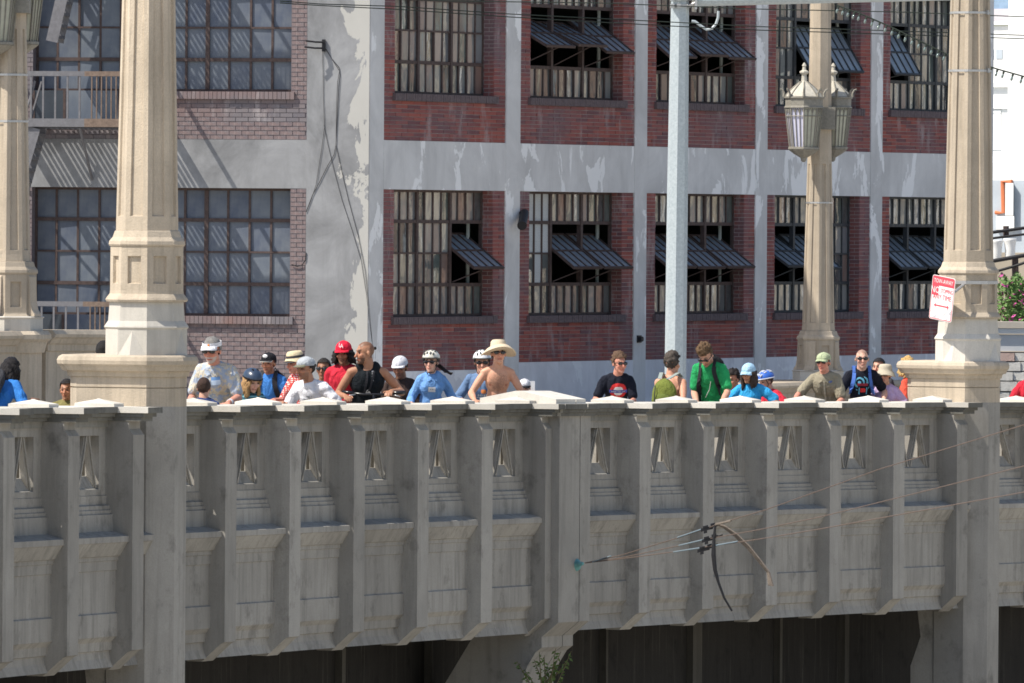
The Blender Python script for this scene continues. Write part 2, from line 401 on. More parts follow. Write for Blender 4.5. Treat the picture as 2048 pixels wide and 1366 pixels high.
# ================================================================ LAMP PILLARS
m_lant = plain('weathered lantern metal', (.25, .235, .20), .6, .25, 22, .3)
m_lroof = plain('pale lantern roof', (.50, .47, .40), .7, .2, 20, .2)
m_glass_w = plain('milky lavender sunlit glass', (.60, .60, .74), .25, .06, 6, 0, .5)
m_glass_y = plain('cloudy yellow green shaded glass', (.50, .50, .40), .3, .12, 6, 0, .5)
def lantern(c, parent, ax):
    """octagonal tapering lantern whose glass top is at c; ax = its facing angle"""
    def ring(r, z, n=8): return [c + Vector((math.cos(ax + 2 * math.pi * (k + .5) / n) * r, math.sin(ax + 2 * math.pi * (k + .5) / n) * r, z)) for k in range(n)]
    m = MB(); m.loft([ring(.37, -.02), ring(.37, .0), ring(.35, .02), ring(.35, .15), ring(.38, .165), ring(.38, .19), ring(.34, .20)])
    m.loft([ring(.275, -.80), ring(.29, -.79), ring(.29, -.755), ring(.262, -.745), ring(.262, -.80)])
    m.loft([ring(.285, -.80), ring(.18, -.88), ring(.06, -.95), ring(.05, -1.0), ring(.02, -1.03)], 0)
    bd = m.build('lantern', m_lant, parent)
    m = MB(); m.loft([ring(.345, .20), ring(.30, .26), ring(.2, .36), ring(.1, .45), ring(.06, .47)]); m.build('lantern_roof', m_lroof, bd)
    m = MB(); m.loft([ring(.075, .465), ring(.055, .49), ring(.045, .6), ring(.085, .64), ring(.085, .665), ring(.04, .69), ring(.03, .75), ring(.045, .77), ring(.03, .8), ring(.008, .83)]); m.build('finial', m_lroof, bd)
    for k in range(8):
        a0 = ax + 2 * math.pi * (k + .5) / 8; a1 = ax + 2 * math.pi * (k + 1.5) / 8
        def P(f, r, z): return c + Vector((math.cos(a0) * r * (1 - f) + math.cos(a1) * r * f, math.sin(a0) * r * (1 - f) + math.sin(a1) * r * f, z))
        m = MB()
        m.add([P(0, .245, -.75), P(1, .245, -.75), P(1, .335, -.02), P(0, .335, -.02)], [(0, 1, 2, 3)])
        mid = (a0 + a1) / 2; lit = math.cos(mid) < .1
        m.build('glass_pane', m_glass_w if math.cos(mid) < -.25 else m_glass_y, bd)  # sunward panes get paler glass: lit and shaded sides set by colour
        m = MB()
        for f in (0, .33, .67): m.tube([P(f, .262, -.75), P(f, .35, -.0)], .014 if f == 0 else .009, 5)
        m.tube([P(0, .335, -.17), P(1, .335, -.17)], .009, 5)
        for f0 in (0, .33, .67):
            m.tube([P(f0, .338, -.13), P(f0 + .08, .345, -.06), P(f0 + .165, .348, -.03), P(f0 + .25, .345, -.06), P(f0 + .33, .338, -.13)], .008, 4)
        m.build('glazing_bar', m_lant, bd)
        m = MB(); q = P(0, .375, .19); out = Vector((math.cos(a0), math.sin(a0), 0))
        m.tube([q, q + out * .0 + Vector((0, 0, .07)), q + out * .03 + Vector((0, 0, .13)), q + out * .07 + Vector((0, 0, .15)), q + out * .07 + Vector((0, 0, .12))], [.028, .022, .016, .014, .01], 5)
        m.tube([P(0, .345, .2), P(0, .2, .365), P(0, .07, .475)], [.02, .016, .012], 5)
        m.build('crest', m_lant, bd)
    return bd

def pillar(base, tdir, ndir, label, k=1.0, pedestal='near', lanterns=True, htop=7.6, mirror=1):
    """base: point at the top of the pedestal under the shaft centre"""
    t = thing('lamp_pillar', label, 'lamp pillar', base, 'concrete lamp pillars on the bridge')
    def P(a, b, z): return base + tdir * (a * k) + ndir * (b * k * mirror) + Vector((0, 0, z * k))
    def ring(r, z, back=None): return [P(a, b, z) for a, b in octo(r, back)]
    m = MB()
    if pedestal == 'near':
        bk = .77
        m.loft([ring(PH - .002, -.56, bk), ring(PH - .002, -.36, bk)])
        m.loft([ring(PH - .015, -.358, bk - .015), ring(PH - .015, -.35, bk - .015), ring(PH + .0, -.348, bk), ring(PH + .0, -.235, bk)])
        m.loft([ring(PH + .02, -.234, bk + .02), ring(PH + .03, -.18, bk + .03), ring(PH + .07, -.17, bk + .07), ring(PH + .09, -.125, bk + .09)])
        m.loft([ring(PH + .09, -.124, bk + .09), ring(PH + .11, -.10, bk + .11), ring(PH + .115, -.06, bk + .115), ring(PH + .10, -.02, bk + .10), ring(PH + .07, 0, bk + .07)])
    else:
        m.loft([ring(PH + .03, -1.25, .9), ring(PH + .03, -.30, .9)]); m.loft([ring(PH + .06, -.3, .93), ring(PH + .1, -.15, .97)])
        m.loft([ring(PH + .11, -.149, .98), ring(PH + .15, -.11, 1.02), ring(PH + .15, -.05, 1.02), ring(PH + .1, 0, .97)])
    m.build('pedestal', c_pillar, t)
    m = MB(); zo = 0 if pedestal == 'near' else -.40
    if pedestal != 'near':
        m.loft([ring(.45, 0), ring(.45, .17), ring(.47, .185), ring(.455, .20)]); m.build('base', c_base, t)
        for a, b in ((-1, 0), (1, 0), (0, 1), (0, -1)):      # scroll feet against the drum
            q = MB(); pr = [(.36, .201), (.47, .201), (.465, .23), (.425, .29), (.40, .40), (.392, .60), (.385, .74), (.36, .77)]
            q.loft([[P(a * d - b * w_, b * d + a * w_, z) for d, z in pr] for w_ in (-.10, .10)]); q.build('scroll', c_pillar, t)
        m = MB()
    else: m.loft([ring(.41, 0), ring(.41, .28), ring(.425, .30), ring(.42, .315), ring(.385, .37), ring(.372, .56), ring(.372, .575)])
    for sg in ((-1, 1) if pedestal == 'near' else ()):                                  # pyramid stops on the broad faces
        for a, b in ((0, sg), (sg, 0)):
            o2 = .409
            cpt = P(a * (o2 + .075), b * (o2 + .075), 0.0)
            top = P(a * o2, b * o2, .27)
            l = P(a * o2 - b * .165, b * o2 + a * .165, 0); r_ = P(a * o2 + b * .165, b * o2 - a * .165, 0)
            m.add([l, cpt, r_, top], [(0, 1, 3), (1, 2, 3), (0, 3, 2), (0, 2, 1)])
    if pedestal == 'near': m.build('base', c_base, t)
    def inset_loft(rings, faces_rows, thick, depth, name):
        mm = MB(); mm.loft(rings); me = mm.mesh(name); bm = bmesh.new(); bm.from_mesh(me); bmesh.ops.recalc_face_normals(bm, faces=bm.faces)
        bm.faces.ensure_lookup_table()
        sel = [bm.faces[r * 8 + q] for r in faces_rows for q in range(8)]
        bmesh.ops.inset_individual(bm, faces=sel, thickness=thick, depth=-depth * 0, use_even_offset=True)
        r2 = bmesh.ops.inset_individual(bm, faces=sel, thickness=.008, depth=-depth, use_even_offset=True)
        bm.to_mesh(me); bm.free(); return link(name, me, c_pillar, t)
    inset_loft([ring(.405, .577 + zo), ring(.415, .60 + zo), ring(.405, .62 + zo), ring(.372, .665 + zo), ring(.368, .70 + zo), ring(.366, 1.15 + zo), ring(.366, 1.18 + zo)] if not zo else [ring(.40, .2005), ring(.39, .21), ring(.382, .22), ring(.372, .235), ring(.368, .25), ring(.366, .75), ring(.366, 1.18 + zo)], [4], .075 * k, .032 * k, 'panelled_drum')
    m = MB(); m.loft([ring(r_, z_ + zo) for r_, z_ in ((.375, 1.181), (.385, 1.20), (.38, 1.235), (.345, 1.28), (.325, 1.345), (.315, 1.35))]); m.build('collar', c_pillar, t)
    inset_loft([ring(.313, 1.352), ring(.312, 1.45), ring(.246, 5.05), ring(.228, htop - .25)] if not zo else [ring(.295, 1.352 + zo), ring(.285, 1.45 + zo), ring(.215, 4.2), ring(.165, htop - .25)], [1], .055 * k, .024 * k, 'shaft')
    m = MB(); m.loft([ring(.17 if zo else .24, htop - .249), ring(.29, htop - .2), ring(.29, htop - .12), ring(.2, htop), ring(.05, htop + .25)]); m.build('finial', c_pillar, t)
    return t, P
tops = []
for sp, lab in ((s_post1, 'left near octagonal concrete lamp pillar beside the man in the white visor'), (s_post2, 'right near octagonal concrete lamp pillar with the tilted no stopping sign')):
    x, y, th = path(sp); td = Vector((math.sin(th), math.cos(th), 0)); nd = Vector((math.cos(th), -math.sin(th), 0))
    b = pm(sp, -.31, -.56)
    t, P = pillar(b, td, nd, lab)
    tops.append((t, P, b, td, nd))
    for q, sg in enumerate((-1, 1)):
        lc = P(0, .0, 6.9) + td * (sg * .62)
        bd = lantern(lc, t, .2)
        m = MB(); m.tube([P(0, 0, 6.6), P(0, 0, 6.6) + td * (sg * .62)], .06, 8); m.build('lantern_arm', m_lant, t)
# far side of the roadway
far = []
dirF = (at(1637, 761, 150) - at(20, 660, 110)); dirF.z = 0; dirF.normalize(); norF = Vector((dirF.y, -dirF.x, 0))
for (xx, yy, YY, lab, lz) in ((15, 661, 110, 'far side concrete lamp pillar at the left frame edge with hanging lantern', 4.72), (1636, 761, 150, 'far side concrete lamp pillar carrying two ornate lanterns', 4.98)):
    b = at(xx, yy, YY); 
    # the far pillars are squared up with the roadway there
    td = Vector((math.sin(.42), math.cos(.42), 0)); nd = Vector((td.y, -td.x, 0))
    t, P = pillar(b, td, nd, lab, 1.0 if YY < 120 else .98, 'far', True, 9.0, 1)
    far.append((t, P, b))
    sh = (at(1637, 213, 150)) if YY > 120 else at(17, 20, 110)
    for q, (dxp, dY) in enumerate(((-29, -.55), (29, .6)) if YY > 120 else ((20, .45), (-30, -.3))):
        lc = at((1637 if YY > 120 else 17) + dxp, 214 if YY > 120 else -26, YY + dY)
        lantern(lc, t, .35 + .2 * q)
    m = MB(); a0 = at(1611, 225, YY - .5) if YY > 120 else at(-26, -20, YY - .3); a1 = at(1664, 225, YY + .55) if YY > 120 else at(60, -20, YY + .3)
    m.tube([a0, a1], .1, 8)
    cc = (a0 + a1) / 2
    m.loft([[cc + Vector((x_, y_, -.32)) for x_, y_ in ((-.30, -.3), (.30, -.3), (.30, .3), (-.30, .3))], [cc + Vector((x_, y_, .1)) for x_, y_ in ((-.30, -.3), (.30, -.3), (.30, .3), (-.30, .3))]])
    m.build('lantern_bracket', m_lant, t)
# steel bands strapped round the shafts
bandlist = [(1, 5, .27), (1, 120, .27), (0, -60, .3)]
for (pi_, yy) in ((1, 28), (1, 144)):
    t, P, b, td, nd = tops[pi_]
    zz = (at(1936, yy, b.y).z - b.z)
    r_ = .312 - (.312 - .246) * max(0, (zz - 1.45)) / (5.05 - 1.45) + .006
    m = MB(); m.loft([[P(a, c, zz) for a, c in octo(r_)], [P(a, c, zz + .03) for a, c in octo(r_)]], caps=False)
    m.box(-.02, .02, r_ - .001, r_ + .02, zz - .01, zz + .05, 0, P); m.build('steel_band', m_steel, t)
for yy in (407,):
    t, P, b = far[1]; zz = at(1637, yy, b.y).z - b.z; r_ = .285 - .07 * (zz / .98 - 1.05) / 3.15 + .006
    m = MB(); m.loft([[P(a, c, zz / .98) for a, c in octo(r_)], [P(a, c, zz / .98 + .03) for a, c in octo(r_)]], caps=False); m.build('steel_band', m_steel, t)
for yy in (152, 245):
    t, P, b = far[0]; zz = at(17, yy, b.y).z - b.z; r_ = .285 - .07 * (zz - 1.05) / 3.15 + .006
    m = MB(); m.loft([[P(a, c, zz) for a, c in octo(r_)], [P(a, c, zz + .03) for a, c in octo(r_)]], caps=False); m.build('steel_band', m_steel, t)

# parapet of the far side with solid wings at the pillars
fw = thing('far_parapet', 'far side concrete bridge wall behind the crowd with rounded coping by each pillar', 'parapet', (far[0][2] + far[1][2]) / 2 - Vector((0, 0, 1.2)))
def fpt(base, a, b, z): return base + dirF * a + norF * b + Vector((0, 0, z))
def fwall(base, a0, a1, ztop, thick, slope=0, name='wing_wall'):
    m = MB(); prof = [(thick / 2, -1.5), (thick / 2, -.30), (thick / 2 + .03, -.29), (thick / 2 + .03, -.2), (thick / 2 + .06, -.19), (thick / 2 + .1, -.125), (thick / 2 + .14, -.10), (thick / 2 + .15, -.06), (thick / 2 + .1, 0), (-thick / 2 - .1, 0), (-thick / 2 - .15, -.06), (-thick / 2 - .1, -.12), (-thick / 2, -.2), (-thick / 2, -1.5)]
    m.loft([[fpt(base, a, b, ztop + z + slope * (a - a0)) for b, z in prof] for a in (a0, a1)]); m.build(name, c_pillar, fw)
b0 = far[0][2]; b1 = far[1][2]
td = Vector((math.sin(.42), math.cos(.42), 0)); nd = Vector((td.y, -td.x, 0))
dirF, norF = td, nd
fwall(b0, .55, 4.6, .01, .62, -.012)
fwall(b0, -4, -.4, .0, .62)
fwall(b1, -4.2, -.5, .0, .5, -.0)
fwall(b1, .5, 6, -.02, .5, -.01)
L_ = (b1 - b0).length
dirF = (b1 - b0); hz = dirF.z / Vector((dirF.x, dirF.y)).length; dirF.z = 0; Lh = dirF.length; dirF.normalize(); norF = Vector((dirF.y, -dirF.x, 0))
fwall(b0, 6.2, Lh - 5.5, -1.15, .3, hz * .75, 'low_parapet')
fwall(b1, 6.8, 30, -.85, .3, hz, 'low_parapet')
# ================================================================ THE BRICK WAREHOUSE
def island_rand(t):
    g = t.n('NewGeometry'); oi = t.n('ObjectInfo')
    return t.math('FRACT', t.math('ADD', g.outputs['Random Per Island'], oi.outputs['Random']))
def brick_mat(name, stops, grime, gcol, gscale):
    t = NT(name); r = island_rand(t)
    c = t.ramp(r, stops)
    n1 = t.noise(gscale, 5, .65)
    c = t.mix(t.ramp(n1, [(.42, 0), (.66, 1)]), c, gcol) if grime else c
    n2 = t.noise(3.5, 5, .7, (1, 1, .25))
    c = t.mix(t.math('MULTIPLY', t.ramp(n2, [(.55, 0), (.72, 1)]), .55), c, (.50, .46, .46))
    t.bump(t.noise(70, 3, .7), .35, .004)
    MATS[name] = t.done(c, .92, .15); return MATS[name]
m_brick_r = brick_mat('red brick', [(0, (.30, .10, .085)), (.35, (.34, .112, .092)), (.7, (.25, .09, .083)), (1, (.17, .08, .085))], True, (.20, .125, .135), .6)
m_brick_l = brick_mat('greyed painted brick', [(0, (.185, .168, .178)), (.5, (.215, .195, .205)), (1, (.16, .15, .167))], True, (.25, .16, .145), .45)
m_mortar_r = plain('pale mortar', (.40, .37, .36), .95, .25, 6, .2)
m_mortar_l = plain('dark mortar', (.17, .15, .165), .95, .25, 6, .2)
def painted(name, col, white, thr, sc3, amt=1.0, corner=None, lo=.84, hi=1.1):
    t = NT(name)
    a = t.noise(1.0, 7, .66, (1, 1, .8), .5); c = t.ramp(a, [(.32, [v * lo for v in col]), (.66, [v * hi for v in col])])
    d = t.noise(2.2, 5, .7, (1.4, 1.4, .15)); c = t.mix(t.math('MULTIPLY', t.ramp(d, [(.5, 0), (.75, 1)]), .35), c, [v * .6 for v in col])
    w = t.noise(1.5, 8, .62, sc3, .6)
    if corner is not None:       # paint flaked off most along the corner arris
        sp = t.n('SeparateXYZ'); t.l(t.co.outputs['Object'], sp.inputs[0])
        k = t.n('MapRange'); k.inputs['From Min'].default_value = corner - .75; k.inputs['From Max'].default_value = corner - .03
        k.inputs['To Min'].default_value = -.13; k.inputs['To Max'].default_value = .20
        t.l(sp.outputs['X'], k.inputs['Value']); w = t.math('ADD', w, k.outputs[0])
    f = t.ramp(w, [(thr, 0), (thr + .012, 1)])
    c = t.mix(t.math('MULTIPLY', f, amt), c, white)
    t.bump(t.math('ADD', t.math('MULTIPLY', f, -.5), t.noise(45, 3, .6)), .3, .005)
    MATS[name] = t.done(c, .85, .25); return MATS[name]
C0 = at(736.5, 520, 145.45); C0.z = 0
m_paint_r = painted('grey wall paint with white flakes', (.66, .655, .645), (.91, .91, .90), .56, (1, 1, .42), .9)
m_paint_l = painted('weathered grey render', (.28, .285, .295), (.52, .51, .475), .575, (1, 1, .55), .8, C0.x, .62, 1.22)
m_paint_b = painted('grey base render', (.72, .72, .75), (.86, .87, .88), .56, (1, 1, .6), .6)
m_rust = plain('rusty window steel', (.085, .06, .055), .7, .35, 14, .2)
m_sash = plain('dark sash steel', (.05, .055, .06), .6, .3, 14, .1)
m_sill = plain('sooty brick sill', (.14, .11, .115), .9, .3, 20, .4)
m_inside = plain('dim interior', (.035, .04, .038), .95, .3, .6, 0)
m_curtain = plain('pale interior board', (.45, .50, .48), .9, .1, 3, 0)

def glass_mat(name, stops, rough, ior, wav, tilt):
    t = NT(name); r = island_rand(t)
    c = t.ramp(r, stops, 'CONSTANT')
    oi = t.n('ObjectInfo'); cm = t.n('VectorMath'); cm.operation = 'ADD'
    ge = t.n('NewGeometry'); t.l(ge.outputs['Position'], cm.inputs[0]); t.l(t.n('CombineXYZ').outputs[0], cm.inputs[1])
    nz = t.n('TexNoise'); nz.inputs['Scale'].default_value = wav; nz.inputs['Detail'].default_value = 2
    mp = t.n('Mapping'); mp.inputs['Scale'].default_value = (1.6, 1.6, .55); t.l(cm.outputs[0], mp.inputs[0]); t.l(mp.outputs[0], nz.inputs['Vector'])
    d = t.noise(1.6, 3, .6, (1, 1, .7)); c = t.mix(t.math('MULTIPLY', t.ramp(d, [(.4, 0), (.7, 1)]), .25), c, (.34, .36, .35))
    t.bump(nz.outputs['Fac'], tilt, .06)
    m = t.done(c, rough, .5); t.b.inputs['IOR'].default_value = ior; MATS[name] = m; return m
m_pane_r = glass_mat('old wavy glass', [(0, (.07, .075, .075)), (.18, (.20, .205, .20)), (.34, (.13, .14, .135)), (.5, (.25, .26, .25)), (.64, (.10, .125, .115)), (.76, (.29, .29, .275)), (.87, (.17, .18, .19)), (.95, (.22, .15, .125))], .05, 2.0, 2.2, .35)
m_pane_l = glass_mat('painted over panes', [(0, (.105, .125, .165)), (.5, (.125, .148, .185)), (.8, (.085, .105, .15))], .5, 1.45, 3.0, .1)
m_pane_w = plain('flaking white painted glass', (.52, .54, .54), .6, .5, 30, .3)
m_pane_o = plain('dusty open sash glass', (.22, .26, .30), .25, .25, 2, 0, .6)

bld = thing('brick_warehouse', 'old brick and grey concrete warehouse with rows of steel sash windows behind the bridge', 'building', (C0.x, C0.y, -4))
BETA = R(59.0); PHI = R(-9.0)
aR = Vector((math.cos(BETA), math.sin(BETA), 0)); nR = Vector((math.sin(BETA), -math.cos(BETA), 0))
aL = Vector((math.cos(PHI), math.sin(PHI), 0)); nL = Vector((math.sin(PHI), -math.cos(PHI), 0))
def FR(u, w, z): return Vector((C0.x, C0.y, z)) + aR * u + nR * w
def FL(u, w, z): return Vector((C0.x, C0.y, z)) + aL * u + nL * w
def usolve(fr, xpx, y=500, lo=-14, hi=40):
    for _ in range(50):
        mid = (lo + hi) / 2
        if px(fr(mid, 0, at(1000, y, 150).z))[0] > xpx: hi = mid
        else: lo = mid
    return (lo + hi) / 2
HEAD, SILL, FLOOR = 3.851, 1.517, 4.096
BANDT = 4.746; BASE = .64
brick_objs = []; BW = MB()
bm_box = MB(); bm_box.box(0, 1, 0, 1, 0, 1); BRICK_ME = bm_box.mesh('brick'); BRICK_ME.materials.append(m_brick_l)
N_SINGLE = 0
def bricks(fr, ax, nx_, u0, u1, z0, z1, L, Hc, mi, single=False, w1=.006, w0=-.05):
    """running bond between u0..u1, z0..z1"""
    global N_SINGLE
    n = max(1, round((z1 - z0) / Hc)); hc = (z1 - z0) / n; J = .011
    for i in range(n):
        za = z0 + i * hc + J / 2; zb = za + hc - J
        u = u0 - (L / 2 if i % 2 else 0)
        while u < u1 - .02:
            ua = max(u, u0) + J / 2; ub = min(u + L, u1) - J / 2
            if ub - ua > .03:
                pr = w1 + random.uniform(-.004, .004)
                if single and N_SINGLE < 300:
                    N_SINGLE += 1
                    o_ = fr(ua, w0, za); mw = Matrix(((ax.x * (ub - ua), nx_.x * (pr - w0), 0, o_.x), (ax.y * (ub - ua), nx_.y * (pr - w0), 0, o_.y), (0, 0, zb - za, o_.z), (0, 0, 0, 1)))
                    inst('brick', BRICK_ME, bld, mw)
                else:
                    BW.box(ua, ub, w0, pr, za, zb, mi, fr)
            u += L
WALL_R = MB(); WALL_M = MB()   # concrete frame, mortar backing
edges = [usolve(FR, x) for x in (765, 1008, 1036.5, 1266, 1290, 1508, 1531, 1738, 1761, 1962)]
opens = [usolve(FR, x) for x in (787, 985, 1058, 1243, 1310, 1487, 1549, 1718, 1778, 1942)]
UE = edges[-1] + .45
PITCH = edges[2] - edges[0]
def wbox(mb, fr, u0, u1, w0, w1, z0, z1, mi=0): mb.box(u0, u1, w0, w1, z0, z1, mi, fr)
TOPZ = HEAD + 2 * FLOOR + 1.2
# concrete strips, bands, base
piers = [(0, edges[0])] + [(edges[i], edges[i + 1]) for i in (1, 3, 5, 7)] + [(edges[9], UE)]
for (a, b) in piers: wbox(WALL_R, FR, a, b, -.45, .03 if a > 0 else .012, -4, TOPZ)
for k in range(3):
    z0 = HEAD + k * FLOOR; z1 = BANDT + k * FLOOR
    for i in range(5): wbox(WALL_R, FR, edges[2 * i], edges[2 * i + 1], -.45, .022, z0, z1)
BASEW = MB()
for i in range(5): wbox(BASEW, FR, edges[2 * i], edges[2 * i + 1], -.45, .02, -4, BASE - .12 * (i == 0) )
# brick infill per bay and floor
for i in range(5):
    e0, e1 = edges[2 * i], edges[2 * i + 1]; o0, o1 = opens[2 * i], opens[2 * i + 1]
    for k in range(2):
        dz = k * FLOOR; zb = BASE - .12 * (i == 0) if k == 0 else BANDT; zs = SILL - .138 + dz
        for (a, b, z0, z1) in ((e0, e1, zb, zs), (e0, o0, zs, HEAD + dz), (o1, e1, zs, HEAD + dz)):
            wbox(WALL_M, FR, a, b, -.3, -.006, z0, z1, 0)
        bricks(FR, aR, nR, e0, e1, zb, zs, .42, .0745, 0)
        bricks(FR, aR, nR, e0, o0, zs, HEAD + dz, .42, .0745, 0); bricks(FR, aR, nR, o1, e1, zs, HEAD + dz, .42, .0745, 0)
        # brick reveal at the far side of the opening
        RV = lambda u, w, z: FR(o1 - w, -u, z)
        nb = round((HEAD - SILL) / .0745); hc = (HEAD - SILL) / nb
        for r in range(nb):
            z0 = SILL + dz + r * hc
            for (q0, q1) in (((.004, .21), (.221, .27)) if r % 2 else ((.004, .10), (.111, .27))):
                BW.box(q0, q1, -.02, .004, z0 + .005, z0 + hc - .006, 0, RV)
m_ = WALL_M
def window(fr, ax, nx_, u0, u1, z0, z1, cols, rows, groups, opened, mframe, mpane, single, W0=-.25, thick=.075, alt=None, name='window'):
    """groups: column counts; opened: {group: angle in degrees} for the pivoted two-row sash"""
    f = MB(); cw = (u1 - u0) / cols; rh = (z1 - z0) / rows
    T = .02
    def bar(a, b, c, d, e=-.03, g=.03): f.box(a, b, W0 + e, W0 + g, c, d, 0, fr)
    bar(u0, u1, z1 - .045, z1); bar(u0, u1, z0, z0 + .045); bar(u0, u0 + .045, z0 + .045, z1 - .045); bar(u1 - .045, u1, z0 + .045, z1 - .045)
    gu = [u0]; 
    for g in groups: gu.append(gu[-1] + g * cw)
    for b in gu[1:-1]: bar(b - thick / 2, b + thick / 2, z0 + .045, z1 - .045, -.05, .045)
    panes = []
    w_ = None
    for gi, g in enumerate(groups):
        a, b = gu[gi], gu[gi + 1]
        zlo, zhi = z0 + rh, z0 + 3 * rh
        for r in range(rows):
            isop = gi in opened and r in (1, 2)
            if isop: continue
            for c in range(g): panes.append((a + c * cw, a + (c + 1) * cw, z0 + r * rh, z0 + (r + 1) * rh, gi, r))
        for zz, tk in ((zlo, .032), (zhi, .032)): bar(a + .02, b - .02, zz - tk, zz + tk, -.028, .035)
        for c in range(1, g):
            u = a + c * cw
            for (q0, q1) in ((z0 + .045, zlo - .032), (zhi + .032, z1 - .045)): bar(u - T, u + T, q0, q1, -.02, .022)
            if gi not in opened: bar(u - T, u + T, zlo + .032, zhi - .032, -.02, .022)
        if gi not in opened: bar(a + .03, b - .03, (zlo + zhi) / 2 - .017, (zlo + zhi) / 2 + .017, -.024, .026)
    w_ = f.build(name, mframe, bld)
    for (a, b, c, d, gi, r) in panes:
        tl = random.uniform(-.02, .02); tv = random.uniform(-.01, .01)
        mp = mpane
        if alt and alt(gi, r, (a - u0) / (u1 - u0)): mp = m_pane_w
        P0 = fr(a, W0 + tl, c); ex = fr(b, W0 - tl, c) - P0; ez = fr(a, W0 + tl + tv, d) - P0
        if single: 
            mw = Matrix(((ex.x, nx_.x, ez.x, P0.x), (ex.y, nx_.y, ez.y, P0.y), (ex.z, 0, ez.z, P0.z), (0, 0, 0, 1)))
            inst('pane', PANE[mp.name], w_, mw)
        else:
            GL.add([P0, P0 + ex, P0 + ex + ez, P0 + ez], [(0, 1, 2, 3)], GLM.index(mp))
    for gi, ang in opened.items():
        a, b = gu[gi] + thick / 2 + .004, gu[gi + 1] - thick / 2 - .004
        zl, zh = z0 + rh + .034, z0 + 3 * rh - .034; piv = zh - .4 * (zh - zl)
        ca, sa = math.cos(R(ang)), math.sin(R(ang))
        def SF(u, w, z):   # tilted sash frame: bottom swings out
            d = z - piv; return fr(u, W0 + w * ca - d * sa, piv + d * ca + w * sa)
        sm = MB(); q = .024
        for (x0, x1, y0, y1) in ((a, b, zl, zl + .04), (a, b, zh - .04, zh), (a, a + .035, zl + .04, zh - .04), (b - .035, b, zl + .04, zh - .04), (a + .035, b - .035, (zl + zh) / 2 - .014, (zl + zh) / 2 + .014)):
            sm.box(x0, x1, -q, q, y0, y1, 0, SF)
        n = groups[gi]
        for c in range(1, n):
            u = a + (b - a) * c / n
            for (y0, y1) in ((zl + .04, (zl + zh) / 2 - .014), ((zl + zh) / 2 + .014, zh - .04)): sm.box(u - .016, u + .016, -.02, .02, y0, y1, 0, SF)
        # stay arm
        e0 = SF((a + b) / 2 + .1, 0, zl + .05); e1 = fr(a + .1, W0, z0 + rh + .05)
        sm.tube([e0, e1], .014, 5)
        sm.build('sash', m_sash if mframe is not m_rust else m_rust, w_)
        for c in range(n):
            for r in range(2):
                x0, x1 = a + (b - a) * c / n, a + (b - a) * (c + 1) / n; y0, y1 = (zl, (zl + zh) / 2) if r == 0 else ((zl + zh) / 2, zh)
                P0 = SF(x0, 0, y0); ex = SF(x1, 0, y0) - P0; ez = SF(x0, 0, y1) - P0; nn = ex.cross(ez).normalized()
                if single:
                    mw = Matrix(((ex.x, nn.x, ez.x, P0.x), (ex.y, nn.y, ez.y, P0.y), (ex.z, nn.z, ez.z, P0.z), (0, 0, 0, 1)))
                    inst('pane', PANE[m_pane_o.name], w_, mw)
                else: GL.add([P0, P0 + ex, P0 + ex + ez, P0 + ez], [(0, 1, 2, 3)], GLM.index(m_pane_o))
    return w_
GL = MB(); GLM = [m_pane_r, m_pane_l, m_pane_w, m_pane_o]
PANE = {}
for mm_ in GLM:
    q = bpy.data.meshes.new('pane'); q.from_pydata([(0, 0, 0), (1, 0, 0), (1, 0, 1), (0, 0, 1)], [], [(0, 1, 2, 3)]); q.materials.append(mm_); PANE[mm_.name] = q
SIL = MB()
lower_open = [{2: 54}, {1: 54, 2: 54}, {0: 55, 1: 54, 2: 55}, {0: 57, 1: 52}, {0: 52, 1: 54, 2: 56}]
upper_open = [{}, {0: 62, 1: 66, 2: 55}, {0: 52, 1: 58, 2: 54}, {1: 33, 2: 33}, {0: 32}]
for i in range(5):
    o0, o1 = opens[2 * i], opens[2 * i + 1]
    for k in range(2):
        dz = k * FLOOR
        al = (lambda gi, r, f: gi == 0 and (r in (2, 3) or f < .02 or (f < .25 and r == 1 and f > .15))) if (i == 1 and k == 0) else (lambda gi, r, f: i == 1 and k == 0 and False)
        window(FR, aR, nR, o0, o1, SILL + dz, HEAD + dz, 12, 4, [4, 4, 4], (lower_open, upper_open)[k][i], m_rust if i < 3 else m_sash, m_pane_r, k == 0 and i < 4, alt=al)
        # soldier brick sill
        nbk = int((o1 - o0 + .16) / .075)
        for b in range(nbk):
            ua = o0 - .08 + b * (o1 - o0 + .16) / nbk
            SIL.box(ua + .004, ua + (o1 - o0 + .16) / nbk - .004, -.28, .075 + random.uniform(-.004, .004), SILL + dz - .138, SILL + dz - .004, 0, FR)
        # interior: dim back room with a pale board at the far jamb
        BASEI = MB()
GL.build('glazing', GLM, bld, fix=False)['kind'] = 'stuff'
